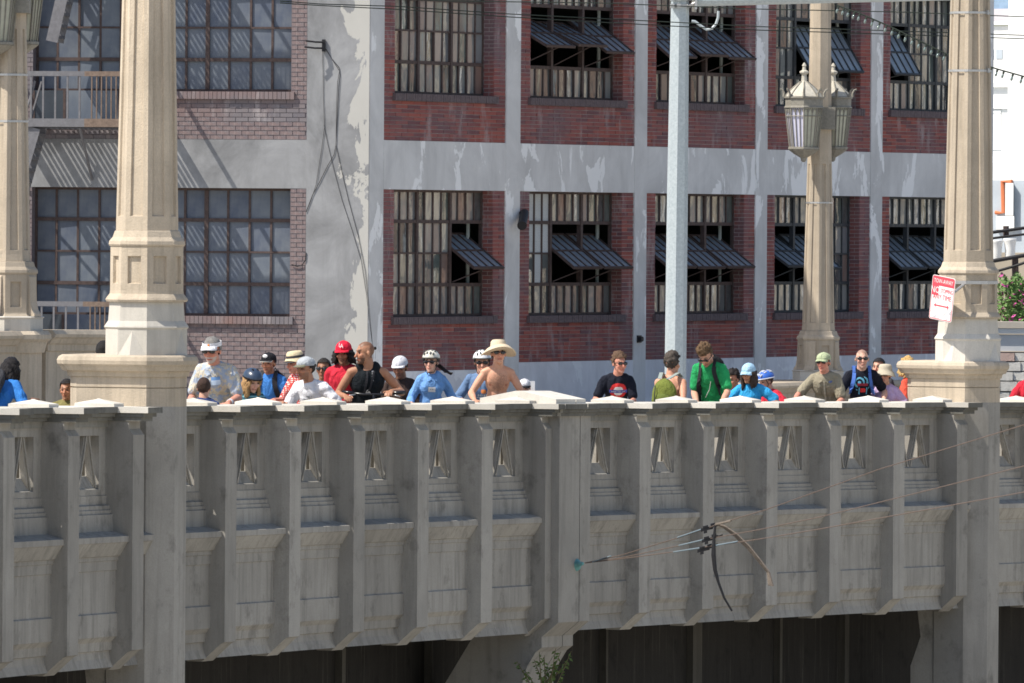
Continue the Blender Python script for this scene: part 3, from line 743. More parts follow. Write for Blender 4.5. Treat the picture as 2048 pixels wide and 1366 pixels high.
# ---------------- left wing
uw0, uw1 = usolve(FL, 64), usolve(FL, 580); up0 = usolve(FL, 612); ul0 = usolve(FL, 34)
WALL_L = MB()
wbox(WALL_L, FL, up0, 0.0, -.45, .02, -4, TOPZ)
wbox(WALL_L, FL, -9.5, ul0, -.45, .02, -4, TOPZ)
for k in range(3):
    wbox(WALL_L, FL, ul0, up0, -.45, .012, HEAD + k * FLOOR, BANDT - .01 + k * FLOOR)
    wbox(WALL_L, FL, ul0, up0, -.20, .016, HEAD + k * FLOOR, HEAD + .12 + k * FLOOR) if False else None
LS = SILL
for k in range(2):
    dz = k * FLOOR; zb = -4 if k == 0 else BANDT - .01; zs = LS - .14 + dz
    zbb = -.5 if k == 0 else zb
    for (a, b, z0, z1) in ((ul0, up0, zb, zs), (ul0, uw0, zs, HEAD + dz), (uw1, up0, zs, HEAD + dz)):
        wbox(WALL_M, FL, a, b, -.3, -.006, z0, z1, 1)
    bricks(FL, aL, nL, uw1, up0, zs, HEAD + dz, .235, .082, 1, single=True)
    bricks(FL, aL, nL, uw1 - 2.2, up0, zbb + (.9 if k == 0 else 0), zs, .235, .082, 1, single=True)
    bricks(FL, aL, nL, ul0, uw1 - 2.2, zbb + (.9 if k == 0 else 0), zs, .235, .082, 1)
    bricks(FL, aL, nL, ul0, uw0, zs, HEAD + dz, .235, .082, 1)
    window(FL, aL, nL, uw0, uw1, LS + dz, HEAD + dz, 12, 4, [4, 4, 4], {}, m_rust, m_pane_l, True, W0=-.27)
    nbk = 62
    for b in range(nbk):
        if uw0 - .05 + b * (uw1 - uw0 + .12) / nbk < usolve(FL, 238): continue
        ua = uw0 - .05 + b * (uw1 - uw0 + .12) / nbk
        SIL.box(ua + .004, ua + (uw1 - uw0 + .12) / nbk - .004, -.29, .07 + random.uniform(-.004, .004), LS + dz - .14, LS + dz - .003, 1, FL)
SIL.build('brick_sill', [m_sill, m_brick_l], bld)['kind'] = 'stuff'
BW.build('brickwork', [m_brick_r, m_brick_l], bld, fix=True)['kind'] = 'stuff'
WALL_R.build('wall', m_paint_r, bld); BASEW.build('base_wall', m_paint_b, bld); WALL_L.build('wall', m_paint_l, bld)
WALL_M.build('wall', [m_mortar_r, m_mortar_l], bld)
ins = MB()
def roomR(u, w, z): return FR(u, w, z)
ins.box(.5, UE, -6.05, -6.0, -4, TOPZ, 0, FR)
for k in range(4): ins.box(.02, UE, -6.0, -.46, BANDT - .5 + (k - 1) * FLOOR, BANDT - .2 + (k - 1) * FLOOR, 0, FR)
for i in range(6):
    uu = [edges[0], edges[2], edges[4], edges[6], edges[8], edges[9]][i]
    ins.box(uu - .1, uu + .1, -6, -.46, -4, TOPZ, 0, FR)
ins.box(-9.5, 0, -4.05, -4.0, -4, TOPZ, 0, FL); ins.box(-9.5, -9.4, -4, -.46, -4, TOPZ, 0, FL)
ins.build('interior', m_inside, bld)
for i in range(5):
    for k in range(2):
        jb = MB(); jb.box(opens[2 * i + 1] - .13, opens[2 * i + 1] - .05, -.50, -.47, SILL + k * FLOOR, HEAD + k * FLOOR, 0, FR); jb.build('jamb_board', m_curtain, bld)
rf = MB(); rf.add([FR(UE, .1, TOPZ), FR(0, .1, TOPZ), FL(-9.5, .1, TOPZ), FL(-9.5, -30, TOPZ), FR(UE, -30, TOPZ)], [(0, 1, 2, 3, 4)]); rf.build('roof', m_inside, bld)
sd_ = MB(); sd_.box(UE - .3, UE, -30, -.451, -4, TOPZ, 0, FR); sd_.box(-9.5, -9.2, -30, -4.1, -4, TOPZ, 0, FL); sd_.build('wall', m_paint_r, bld)

# ---------------- fixtures on the walls
def wall_at(fr, xpx, ypx, w):
    lo, hi = -14, 40
    for _ in range(50):
        mid = (lo + hi) / 2
        p = fr(mid, w, 0); z = at(xpx, ypx, p.y).z
        if px((p.x, p.y, z))[0] > xpx: hi = mid
        else: lo = mid
    p = fr(lo, w, 0); return Vector((p.x, p.y, at(xpx, ypx, p.y).z))
p = wall_at(FR, 1038, 440, .04)
t = thing('wall_camera', 'black cylindrical camera on the grey strip between the lower windows', 'camera', p)
m = MB(); q = wall_at(FR, 1040, 432, .05); e = q + nR * .16 + Vector((-.10, -.3, -.17))
m.tube([q + Vector((0, 0, .06)), q + nR * .12 + Vector((0, 0, .05)), e.lerp(q, .3)], .03, 8); m.build('bracket', m_black, t)
m = MB(); m.tube([q + nR * .10 + Vector((.0, .1, .06)), e], [.085, .085], 14); m.tube([e, e + (e - q).normalized() * .03], [.092, .092], 14); m.build('housing', m_black, t)
p = wall_at(FR, 1278, 678, .04); m = MB(); m.tube([p, p + nR * .08], .05, 10); m.box(-.07, .07, -.01, .02, -.07, .07, 0, lambda a, b, c: p + aR * a + nR * b + Vector((0, 0, c)))
tag(m.build('wall_socket', m_black), 'small black round fitting low on the grey strip between two bays', 'wall fitting')
# power insulators with slack wires on the corner pier
p = wall_at(FL, 648, 90, .03)
t = thing('insulator_bracket', 'dark insulator bracket with slack wires high on the pale corner pier', 'power bracket', p)
m = MB(); m.box(-.03, .03, 0, .05, -.12, .1, 0, lambda a, b, c: p + aL * a + nL * b + Vector((0, 0, c)))
for dx, dz in ((-.0, .05), (-.02, -.06)):
    q = p + aL * dx + nL * .05 + Vector((0, 0, dz)); m.tube([q, q + nL * .12 - aL * .12, q + nL * .17 - aL * .30 + Vector((0, 0, .02))], .017, 8)
m.build('bracket', m_black, t)
m = MB()
def wl(pts, r=.012, w=.032): m.tube([wall_at(FL, x, y, w) for x, y in pts], r, 5)
wl([(645, 95), (646, 140), (647, 200), (649, 255), (643, 300), (632, 370), (622, 400), (612, 425)], .004)
wl([(650, 96), (664, 118), (678, 135), (680, 150), (677, 190), (674, 240), (672, 290), (668, 310), (656, 330), (640, 362), (625, 390), (612, 424)], .0052)
wl([(652, 98), (668, 125), (679, 142), (675, 165), (673, 220), (672, 290), (684, 345), (697, 400), (716, 470), (730, 540), (737, 600), (745, 690)], .0045)
wl([(648, 250), (656, 290), (668, 340), (684, 400), (704, 460), (722, 520), (733, 590), (744, 684)], .004)
wl([(612, 505), (611, 520), (604, 530), (594, 533), (583, 529)], .009)
m.build('wire', m_black, t)
# ---------------- fire escape on the left wing
fe = thing('fire_escape', 'grey iron fire escape with slatted landings on the left wing of the warehouse', 'fire escape', FL(-5, .6, 0))
m_fe = plain('grey painted iron', (.17, .168, .18), .7, .2, 12, .1); m_fer = plain('rusted iron', (.19, .14, .11), .8, .35, 14, .2); m_fed = plain('sooty iron', (.10, .10, .115), .8, .25, 12, .1)
xl, xr = usolve(FL, 30), usolve(FL, 338)
def zpx(y, x=140): return at(x, y, 145).z
levels = [zpx(247), zpx(247) - FLOOR - .08, zpx(247) + FLOOR]
WD = 1.15
for li, zl in enumerate(levels):
    lv = MB()
    for x_ in np.arange(xl, xr, .098): lv.box(x_, x_ + .05, .05, WD + .05, zl - .02, zl + .0, 0, FL)
    for w_ in (.06, .6, 1.1): lv.box(xl, xr, w_, w_ + .05, zl - .09, zl - .022, 0, FL)
    lv.build('landing', m_fed, fe)
    xs = usolve(FL, 195)
    def rail(*a, mt=m_fe):
        q = MB(); q.box(*a, 0, FL); q.build('rail', mt, fe)
    for (a, b, mt) in ((xl, xs, m_fe), (xs, xr, m_fer)):
        rail(a, b, WD + .05, WD + .09, zl - .06, zl + .09, mt=mt); rail(a, b, WD + .04, WD + .09, zl + .86, zl + .95, mt=mt)
    for x_ in (xl, xr - .05):
        rail(x_, x_ + .05, .0, WD + .05, zl - .06, zl + .06); rail(x_, x_ + .05, .0, WD + .05, zl + .86, zl + .93)
    bz = 1
    x_ = xl + .1; k = 0
    while x_ < xr:
        b = MB(); rr = .017 if x_ < xs else .011
        b.box(x_ - rr, x_ + rr, WD + .055, WD + .085, zl + .09, zl + .86, 0, FL); b.build('baluster', m_fe if x_ < xs else m_fer, fe)
        x_ += .225 if x_ < xs else .09; k += 1
    for x_ in (xl + .05, (xl + xr) / 2, xr - .06):
        br = MB(); br.tube([FL(x_, WD, zl - .06), FL(x_, .02, zl - 1.0)], .028, 6); br.build('brace', m_fe, fe)
for k in range(2):        # steel doors that give on to the landings
    zl = levels[0] if k else levels[1]
    u0, u1, u2 = usolve(FL, 66), usolve(FL, 128), usolve(FL, 236)
    zt = SILL + k * FLOOR + .005
    dr = MB(); dr.box(u1, u2, -.1, .018, zl, zt, 0, FL); d_ = dr.build('door', m_pane_l, bld)
    dr = MB(); dr.box(u0, u1 - .01, -.1, .016, zl, zt, 0, FL); d_ = dr.build('door', plain('dark door glass', (.05, .06, .075), .3, .2, 3, 0, .5), bld)
    fr_ = MB(); fr_.box(u0 - .03, u0 + .02, -.1, .03, zl, zt, 0, FL); fr_.box(u1 - .03, u1 + .02, -.1, .03, zl, zt, 0, FL); fr_.box(u2 - .02, u2 + .03, -.1, .03, zl, zt, 0, FL); fr_.build('frame', m_rust, d_)['kind'] = 'stuff'
def flight(u0, z0, u1, z1, w0, w1):
    st = MB(); n = int(abs(z1 - z0) / .2)
    for w in (w0, w1):
        d = Vector((u1 - u0, z1 - z0)); d.normalize(); nx_, nz_ = -d.y * .11, d.x * .11
        poly = [(u0 - nx_, z0 - nz_), (u1 - nx_, z1 - nz_), (u1 + nx_, z1 + nz_), (u0 + nx_, z0 + nz_)]
        st.loft([[FL(a, w, b) for a, b in poly], [FL(a, w + .025, b) for a, b in poly]])
        st.tube([FL(u0, w, z0 + .85), FL(u1, w, z1 + .85)], .022, 6)
    st.build('stringer', m_fe, fe)
    for i in range(n):
        f = (i + .5) / n; u = u0 + (u1 - u0) * f; z = z0 + (z1 - z0) * f
        tr = MB(); 
        for q in range(4): tr.box(u - .11 + q * .055, u - .075 + q * .055, w0 + .03, w1, z - .02, z + .005, 0, FL)
        tr.box(u + .10, u + .115, w0 + .03, w1, z - .05, z + .005, 0, FL)
        tr.build('tread', m_fe, fe)
uA = usolve(FL, 85); uB = usolve(FL, 20)
flight(uA + .1, levels[0] - .08, uA - 1.05, levels[1] + .1, .62, 1.18)
flight(usolve(FL, 115), levels[0] + 1.5, usolve(FL, 175), levels[2] - .1, .1, .6)

# ================================================================ NEIGHBOURS FAR BEHIND ON THE RIGHT, AND ADDED BLOCKS (only for the old panes to mirror)
m_wht = plain('white stucco', (.80, .80, .78), .8, .05, 2, .05); m_blu = plain('pale blue grey stucco', (.42, .47, .52), .8, .1, 2, .05)
m_ora = plain('orange pipe paint', (.62, .20, .09), .6, .15, 5, .05); m_cream = plain('cream stucco', (.60, .52, .40), .9, .15, .4, .0); m_tan = plain('tan brick', (.40, .27, .20), .9, .2, .3, 0)
YB = 214
def lw(x, y): return at(x, y, YB)
bb = thing('white_building', 'bright white stucco building with ledges and downpipe far behind the right pillar', 'building', lw(2010, 470))
rot = R(-38); ex_ = Vector((math.cos(rot), math.sin(rot), 0)); ey_ = Vector((-math.sin(rot), math.cos(rot), 0))
o_ = lw(2036, 300); o_.z = 0
def FB(a, b, c): return o_ + ex_ * a + ey_ * b + Vector((0, 0, c))
def zz(y): return lw(2010, y).z
m = MB(); m.box(-6, -.02, 0, 8, zz(361), zz(52), 0, FB); m.box(-6, 9, 0.02, 8, -9, zz(361) , 0, lambda a, b, c: FB(a, b + .35, c)); m.build('wall', m_wht, bb)
m = MB(); m.box(.0, 9, -.5, 8, zz(361), zz(-90), 0, FB); m.build('tower', m_wht, bb)
m = MB(); m.box(-6, -.25, -.12, .1, zz(174), zz(165), 0, FB); m.box(-6, -.25, -.07, .1, zz(217), zz(211), 0, FB); m.box(-6, -.1, -.1, .1, zz(49), zz(42), 0, FB); m.build('ledge', m_wht, bb)
m = MB(); m.box(-6, -.02, .3, 1, zz(42), zz(16), 0, FB); m.build('attic', plain('rose grey stucco', (.55, .52, .55), .9, .1, 3), bb)
m = MB(); m.box(-6, -.1, .4, 1, zz(16), zz(-40), 0, FB); m.build('window', plain('blue glass', (.22, .32, .45), .15, .2, 3, 0, .6), bb)
m = MB(); m.tube([FB(-.1, -.12, zz(361)), FB(-.1, -.12, zz(105))], .07, 8); m.build('downpipe', plain('verdigris pipe', (.42, .55, .52), .6, .15, 4), bb)
for a in (-1.0, -.72):
    m = MB(); m.box(a, a + .2, -.02, .02, zz(117), zz(98), 0, FB); m.build('window', m_blu, bb)
m = MB(); m.box(-1.05, -.55, -.03, .02, zz(226), zz(219), 0, FB); m.box(-1.0, -.55, -.02, .02, zz(300), zz(226), 0, FB); m.build('door_panel', plain('off white panel', (.74, .75, .74), .8, .06, 3), bb)
bb2 = thing('grey_annex', 'blue grey annex with orange pipe below the white building on the right', 'building', lw(2010, 520))
m = MB(); m.box(-6, 9, -3.2, -.6, -9, zz(361) - .02, 0, FB)
ob = m.build('wall', m_blu, bb2)
def FB2(a, b, c): return FB(a, b - 3.2, c)
def ann(x, y, out=.05):
    for k in range(40):
        pass
    lo, hi = -8, 10
    for _ in range(40):
        mid = (lo + hi) / 2; p = FB2(mid, -out, 0)
        if px((p.x, p.y, 1))[0] > x: hi = mid
        else: lo = mid
    p = FB2(lo, -out, 0); p.z = at(x, y, p.y).z; return p
m = MB(); m.tube([ann(2022, 363), ann(2003, 363), ann(2005, 425), ann(1990, 425)], .055, 8); m.build('pipe', m_ora, bb2)
m = MB(); 
for (x0, x1, y0, y1, mmt) in ((2009, 2025, 366, 431, 'panel'), (1991, 2027, 432, 459, 'block')):
    m.loft([[ann(x0, y1, .2), ann(x1, y1, .2), ann(x1, y1, -.1), ann(x0, y1, -.1)], [ann(x0, y0, .2), ann(x1, y0, .2), ann(x1, y0, -.1), ann(x0, y0, -.1)]])
m.build('panel', m_wht, bb2)
for i, (x, y) in enumerate(((1993, 500), (2020, 497))):
    p = at(x, y, 190); m = MB(); k = 190 / F
    prof = [(-22, 8), (-20, 8.5), (-14, 10), (0, 10.5), (14, 12), (18, 14), (20, 13), (20, 10), (10, 8)]
    m.loft([[p + Vector((math.cos(a) * r_ * k, math.sin(a) * r_ * k, z_ * k)) for a in np.linspace(0, 2 * math.pi, 13)[:-1]] for z_, r_ in prof])
    tag(m.build('white_urn', m_wht, None, True), ('white tapering urn partly hidden by the right pillar', 'white tapering urn standing clear beside the dark railing')[i], 'urn', 'white urns by the right railing')
t = thing('railing', 'dark sloping railing in front of the white urns on the right', 'railing', at(2020, 540, 187))
for pts, r_ in ((((1975, 466), (2012, 461), (2070, 453)), .04), (((1975, 478), (2012, 473), (2070, 466)), .03), (((1975, 524), (2020, 516), (2070, 507)), .05), (((1985, 545), (2030, 532), (2070, 518)), .035)):
    m = MB(); m.tube([at(x, y, 187) for x, y in pts], r_, 6); m.build('rail', m_black, t)
m = MB(); m.tube([at(2012, 452, 187.1), at(2012, 475, 187.1)], .07, 6); m.build('post', m_rust, t)
m = MB(); m.tube([at(2030, 515, 187.1), at(2031, 570, 187.1)], .08, 6); m.build('post', m_rust, t)
wall2 = thing('garden_wall', 'low white stone wall with grey coping right of the right pillar', 'wall', at(2020, 800, 176))
m = MB(); k = 176
def gw(x0, x1, y0, y1, d, mmt, nm):
    m = MB(); a, b = at(x0, y0, k), at(x1, y1, k); m.box(a.x, b.x, k - d, k + .5, b.z, a.z); m.build(nm, mmt, wall2)
gw(1965, 2110, 643, 656, .12, plain('sandy coping', (.55, .50, .43), .9, .1, 4), 'coping'); gw(1965, 2110, 656.3, 668, .08, m_wht, 'coping'); gw(1965, 2110, 669, 703, .0, plain('pale blue grey slab', (.62, .64, .66), .85, .08, 2), 'slab')
rng = random.Random(3); y = 705
m_st = plain('white rough stone', (.72, .70, .66), .95, .2, 9, .9, .1, 0, .03); m_stp = plain('pinkish stone', (.60, .45, .40), .95, .2, 9, .9, .1, 0, .03)
for hgt in (18, 20, 19, 21, 18, 22):
    x = 1960 + rng.uniform(-10, 0)
    while x < 2100:
        w_ = rng.uniform(28, 46); a, b = at(x + .7, y + 1, k), at(x + w_ - .7, y + hgt - 1, k)
        m = MB(); d = rng.uniform(.02, .09); m.box(a.x, b.x, k - d, k + .3, b.z, a.z); m.build('stone', m_stp if (y < 710 and x < 2010) else m_st, wall2); x += w_
    y += hgt
gw(1965, 2110, 704, 830, -.05, m_mortar_l, 'backing')
# flowering shrub
sh = thing('bougainvillea', 'green shrub with magenta flowers above the low white wall', 'shrub', at(2030, 643, 181))
lf = MB(); fl = MB(); rng = random.Random(5)
for i in range(2600):
    x = rng.gauss(2040, 26); ytop = 553 + 8 * math.sin(x * .2) + max(0, (2003 - x)) * .9
    y = rng.uniform(ytop, 646); c = at(x, y, 181 + rng.uniform(-.9, .5)); sz = rng.uniform(.035, .075)
    a = Vector((rng.gauss(0, 1), rng.gauss(0, 1), rng.gauss(0, 1))).normalized(); b = a.orthogonal().normalized()
    isf = rng.random() < (.16 if math.sin(x * .33) + math.sin(y * .25) > .2 else .05)
    (fl if isf else lf).add([c - a * sz, c + b * sz * .5, c + a * sz, c - b * sz * .5], [(0, 1, 2, 3)])
lf.build('foliage', plain('shrub leaf', (.12, .22, .06), .6, .5, 3, 0), sh)['kind'] = 'stuff'
fl.build('blossom', plain('magenta blossom', (.52, .09, .30), .6, .3, 3, 0), sh)['kind'] = 'stuff'
m = MB()
for i in range(7):
    b0_ = at(1995 + 14 * i, 655, 181); m.tube([b0_, b0_ + Vector((.1, 0, .5)), b0_ + Vector((.0, .1, 1.0))], [.04, .03, .01], 5)
m.build('trunk', plain('brown bark', (.14, .10, .07), .9), sh)
bk = MB(); bk.box(at(1960, 600, 196).x, at(2120, 600, 196).x, 196, 197, -9, at(2000, 505, 196).z)
tag(bk.build('retaining_wall', m_cream), 'pale retaining wall behind the flowering shrub', 'wall')
# unseen buildings added out of frame to give the old window panes reflections
for i, (X, Y, w_, d_, h_, mt, lab) in enumerate(((95, 205, 26, 18, 17, m_cream, 'unseen cream stucco block added for reflections far right of the warehouse'), (70, 176, 16, 14, 11, m_tan, 'unseen tan brick shed added for reflections right of the warehouse'), (130, 240, 40, 20, 24, m_wht, 'unseen tall white block added for reflections furthest right of the warehouse'), (110, 170, 20, 20, 8, m_blu, 'unseen low blue grey block added for reflections right of the warehouse'))):
    t = thing('reflection_building', lab, 'building', (X, Y, -9))
    m = MB(); m.box(X - w_ / 2, X + w_ / 2, Y - d_ / 2, Y + d_ / 2, -9, h_); m.build('wall', mt, t)
    m = MB()
    for a in range(int(w_ / 4)):
        for b in range(int((h_ + 4) / 4)):
            m.box(X - w_ / 2 + 1 + a * 4, X - w_ / 2 + 3 + a * 4, Y - d_ / 2 - .05, Y - d_ / 2 + .1, -4 + b * 4, -2 + b * 4)
    for a in range(int(d_ / 4)):
        for b in range(int((h_ + 4) / 4)):
            m.box(X - w_ / 2 - .05, X - w_ / 2 + .1, Y - d_ / 2 + 1 + a * 4, Y - d_ / 2 + 3 + a * 4, -4 + b * 4, -2 + b * 4)
    m.build('window', m_sash, t); m = MB(); m.box(X - w_ / 2 - .3, X + w_ / 2 + .3, Y - d_ / 2 - .3, Y + d_ / 2 + .3, h_ + .002, h_ + .6); m.build('roof', mt, t)

# ================================================================ STREET FURNITURE: signal mast, wires, lights, sign
YP = 127.0
pole_top = at(1360, 10, YP); pole_bot = at(1352, 760, YP); pole_bot.z = -1.3; pole_bot.x = at(1351, 720, YP).x - .01
t = thing('signal_mast', 'tall galvanised octagonal mast with a horizontal arm at the top', 'signal mast', pole_bot)
def oring(c, r_, ph, n=8): return [c + Vector((math.sin(ph + 2 * math.pi * k_ / n) * r_, -math.cos(ph + 2 * math.pi * k_ / n) * r_, 0)) for k_ in range(n)]
m = MB(); phs = R(-5)
z_hi = at(1360, -40, YP)
m.loft([oring(pole_bot, .176, phs), oring(Vector((at(1355, 380, YP).x, YP, at(1355, 380, YP).z)), .166, phs), oring(Vector((pole_top.x, YP, pole_top.z)), .144, phs), oring(Vector((z_hi.x, YP, z_hi.z)), .143, phs)])
m.build('pole', m_gal, t)
m = MB(); a0 = at(1392, -2, YP - .05); m.tube([a0, at(1640, -7, YP), at(1905, -12, YP)], [.118, .11, .10], 14); m.build('mast_arm', m_gal, t)
m = MB(); q = at(1361, 5, YP)
for dz in (-.055, .055):
    m.loft([oring(q + Vector((0, 0, dz - .025)), .165, phs), oring(q + Vector((0, 0, dz + .025)), .165, phs)])
    m.box(q.x - .06, q.x - .0, YP - .26, YP - .15, q.z + dz - .03, q.z + dz + .03); m.box(q.x - .15, q.x - .1, YP - .2, YP - .1, q.z + dz - .03, q.z + dz + .03)
    m.tube([q + Vector((.12, -.08, dz)), a0 + Vector((.05, -.02, dz * .6))], .02, 6)
m.box(a0.x - .02, a0.x + .015, YP - .2, YP + .2, a0.z - .16, a0.z + .17)
m.build('clamp', m_steel, t)
m = MB(); m.tube([at(x, y, YP - .16) for x, y in ((1383, 42), (1390, 43), (1402, 52), (1413, 59), (1424, 57), (1432, 48), (1436, 36), (1437, 22))], .022, 8); m.build('conduit_loop', m_gal, t)
# overhead wires
for lab, pts in (('upper thin overhead wire crossing the top of the picture', ((560, -18), (700, -7), (900, 2), (1200, 6), (1510, 18), (1800, 24), (2060, 34))),
                 ('middle overhead wire crossing the brick bays', ((560, 2), (640, 8), (800, 13), (1020, 28), (1340, 44), (1510, 53), (1800, 62), (2060, 71))),
                 ('lowest overhead wire just below its twin', ((560, 6), (640, 11), (800, 19), (1020, 34), (1340, 52), (1510, 60), (1800, 69), (2060, 78)))):
    m = MB(); m.tube([at(x, y, 118 + (x - 1300) * .004) for x, y in pts], .0075, 5); tag(m.build('overhead_wire', m_wire), lab, 'wire', 'overhead wires')
for nm, pts, lab in (('a', ((1672, 10), (1720, 27), (1780, 53), (1840, 82), (1897, 110)), 'string of clear bulbs slung from the mast arm to the right pillar'), ('b', ((1978, 133), (2005, 141), (2048, 153), (2090, 168)), 'short string of clear bulbs running off right of the right pillar')):
    t = thing('string_lights', lab, 'string lights', at(*pts[0], 110))
    P_ = [at(x, y, 112) for x, y in pts]; m = MB(); m.tube(P_, .011, 5); m.build('cable', m_wire, t)
    n = 18 if nm == 'a' else 7
    for i in range(n):
        f = (i + .5) / n * (len(P_) - 1); k_ = int(f); p = P_[k_].lerp(P_[k_ + 1], f - k_)
        m = MB(); m.tube([p + Vector((0, 0, .0)), p + Vector((-.012, 0, -.04))], .016, 6); m.build('bulb_socket', m_wire, t)
        m = MB(); m.tube([p + Vector((-.012, 0, -.04)), p + Vector((-.02, 0, -.065)), p + Vector((-.027, 0, -.09)), p + Vector((-.03, 0, -.105))], [.010, .018, .016, .004], 8)
        m.build('bulb', plain('clear bulb glass', (.16, .21, .20), .08, .05, 5, 0, .9), t, True)
# parking sign
sg = tops[1]; 
sc = at(1884.5, 597, sg[2].y - .55); yaw = R(-50)
ex_s = Vector((math.cos(yaw) , math.sin(yaw), 0)); nn_s = Vector((math.sin(yaw), -math.cos(yaw), 0)); 
tilt = R(8.5)
ex_t = (ex_s * math.cos(tilt) - Vector((0, 0, 1)) * math.sin(tilt) * .9).normalized(); ez_t = (Vector((0, 0, 1)) * math.cos(tilt) + ex_s * math.sin(tilt) * 1.0).normalized()
ez_t = (ez_t - ex_t * ez_t.dot(ex_t)).normalized(); nn_s = ex_t.cross(ez_t)
sgn = thing('parking_sign', 'tilted white and red tow away no stopping any time sign strapped to the right pillar', 'sign', sc)
SWH, SHH = .225, .30
def SP(a, b, c=0): return sc + ex_t * a + ez_t * b + nn_s * c
def rrect(hw, hh, r_, n=5):
    out = []
    for cx, cy, a0 in ((hw - r_, hh - r_, 0), (-hw + r_, hh - r_, 90), (-hw + r_, -hh + r_, 180), (hw - r_, -hh + r_, 270)):
        for k_ in range(n): an = R(a0 + 90 * k_ / (n - 1)); out.append((cx + r_ * math.cos(an), cy + r_ * math.sin(an)))
    return out
m_sw = plain('sign white', (.82, .81, .80), .45, .03, 20, 0, .4); m_sr = plain('sign red', (.72, .07, .10), .45, .06, 20, 0, .4); m_sg = plain('faded sign grey', (.55, .55, .60), .5, .1, 20, 0, .3)
m = MB(); rr = rrect(SWH, SHH, .035); m.loft([[SP(a, b, -.003) for a, b in rr], [SP(a, b, .002) for a, b in rr]]); m.build('plate', [m_sw], sgn)
m = MB(); r1 = rrect(SWH - .008, SHH - .008, .03); r2 = rrect(SWH - .016, SHH - .016, .025)
for i in range(len(r1)):
    j = (i + 1) % len(r1); m.add([SP(*r1[i], .004), SP(*r1[j], .004), SP(*r2[j], .004), SP(*r2[i], .004)], [(0, 1, 2, 3)])
m.add([SP(a, b, .004) for a, b in ((-SWH + .015, SHH - .135), (SWH - .015, SHH - .135), (SWH - .015, SHH - .03), (SWH - .03, SHH - .015), (-SWH + .03, SHH - .015), (-SWH + .015, SHH - .03))], [(0, 1, 2, 3, 4, 5)])
m.add([SP(a, b, .0045) for a, b in ((-SWH + .016, SHH - .27), (-SWH + .14, SHH - .27), (-SWH + .14, SHH - .13), (-SWH + .016, SHH - .13))], [(0, 1, 2, 3)])
ar = [(-.15, -.105), (-.115, -.075), (-.115, -.095), (.115, -.095), (.115, -.075), (.15, -.105), (.115, -.135), (.115, -.115), (-.115, -.115), (-.115, -.135)]
m.add([SP(a, b, .004) for a, b in ar], [tuple(range(10))])
m.build('red_print', m_sr, sgn, fix=False)
def text_geo(s_, size, cx, cy, fn, sx=1.0):
    cu = bpy.data.curves.new('t', 'FONT'); cu.body = s_; cu.size = size; cu.align_x = 'CENTER'; cu.align_y = 'CENTER'; cu.resolution_u = 2
    o = bpy.data.objects.new('t', cu); COL.objects.link(o); dg = bpy.context.evaluated_depsgraph_get()
    me = o.evaluated_get(dg).to_mesh(); vs = [fn(v.co.x * sx + cx, v.co.y + cy) for v in me.vertices]; fs = [tuple(p.vertices) for p in me.polygons]
    o.evaluated_get(dg).to_mesh_clear(); bpy.data.objects.remove(o); bpy.data.curves.remove(cu); return vs, fs
for lines, mt, c in ((((('TOW-AWAY'), .082, 0, SHH - .075, .80), ('NO', .125, -SWH + .078, SHH - .2, .85)), m_sw, .006), ((('STOPPING', .085, .078, SHH - .20, .62), ('ANY TIME', .10, .0, .01, .82)), m_sr, .006)):
    m = MB()
    for s_, sz, cx, cy, sx in lines: m.add(*text_geo(s_, sz, cx, cy, lambda a, b: SP(a, b, c), sx))
    m.build('lettering', mt, sgn, fix=False)
m = MB(); rng = random.Random(4)
for k_ in range(5):     # faint scribbled tags at the foot of the sign
    pts = [(rng.uniform(-.19, .19), rng.uniform(-.27, -.15))]
    for q in range(7): pts.append((max(-.2, min(.2, pts[-1][0] + rng.uniform(-.06, .08))), max(-.275, min(-.12, pts[-1][1] + rng.uniform(-.07, .07)))))
    m.tube([SP(a, b, .004) for a, b in pts], .003, 4)
m.build('scribble', m_sg, sgn)
t, P, b, td, nd = sg
zz_ = at(1936, 568, b.y).z - b.z
m = MB(); m.loft([[P(a, c, zz_) for a, c in octo(.374)], [P(a, c, zz_ + .045) for a, c in octo(.374)]], caps=False); m.build('steel_band', m_steel, sgn)
m = MB(); m.tube([SP(.05, .12, -.003), SP(.1, .1, -.12), P(-.3, .12, zz_ + .02)], .02, 6); m.build('bracket', m_steel, sgn)

# ---------------- span wires anchored on the fascia
an = pm(s_j0 + .55, .12, 0); an = at(1153, 1129, an.y - .03)
sw = thing('span_wire', 'span wires with clamps and dangling straps tied to the green anchor on the bridge wall', 'cable', an)
m_teal = plain('verdigris anchor', (.14, .34, .34), .6, .25, 20, .1); m_lbl = plain('pale blue sleeve', (.20, .26, .30), .5, .1, 9, 0); m_brw = plain('rusty wire', (.16, .12, .10), .7, .2, 20, 0); m_strap = plain('frayed brown strap', (.22, .185, .155), .9, .3, 30, .3)
YW = lambda x: an.y - (x - 1153) * .0115
m = MB(); k_ = an.y / F; dirw = (at(1240, 1117, YW(1240)) - an).normalized()
m.loft([[an + dirw * d + (dirw.orthogonal().normalized() * math.cos(a) + dirw.cross(dirw.orthogonal().normalized()) * math.sin(a)) * r_ for a in np.linspace(0, 2 * math.pi, 15)[:-1]] for d, r_ in ((-.06, .005), (-.05, .085), (-.02, .08), (.02, .05), (.06, .028), (.16, .02))])
m.build('anchor', m_teal, sw, True)
runs = [[(1170, 1126), (1240, 1111), (1355, 1076), (1412, 1057), (1455, 1042), (1530, 1020), (1760, 938), (2060, 846)], [(1170, 1126), (1240, 1116), (1355, 1092), (1415, 1078), (1520, 1059), (1640, 1034), (1850, 982), (2060, 929)], [(1170, 1126), (1240, 1118), (1345, 1104), (1410, 1094), (1520, 1078), (1640, 1058), (1850, 1020), (2060, 982)]]
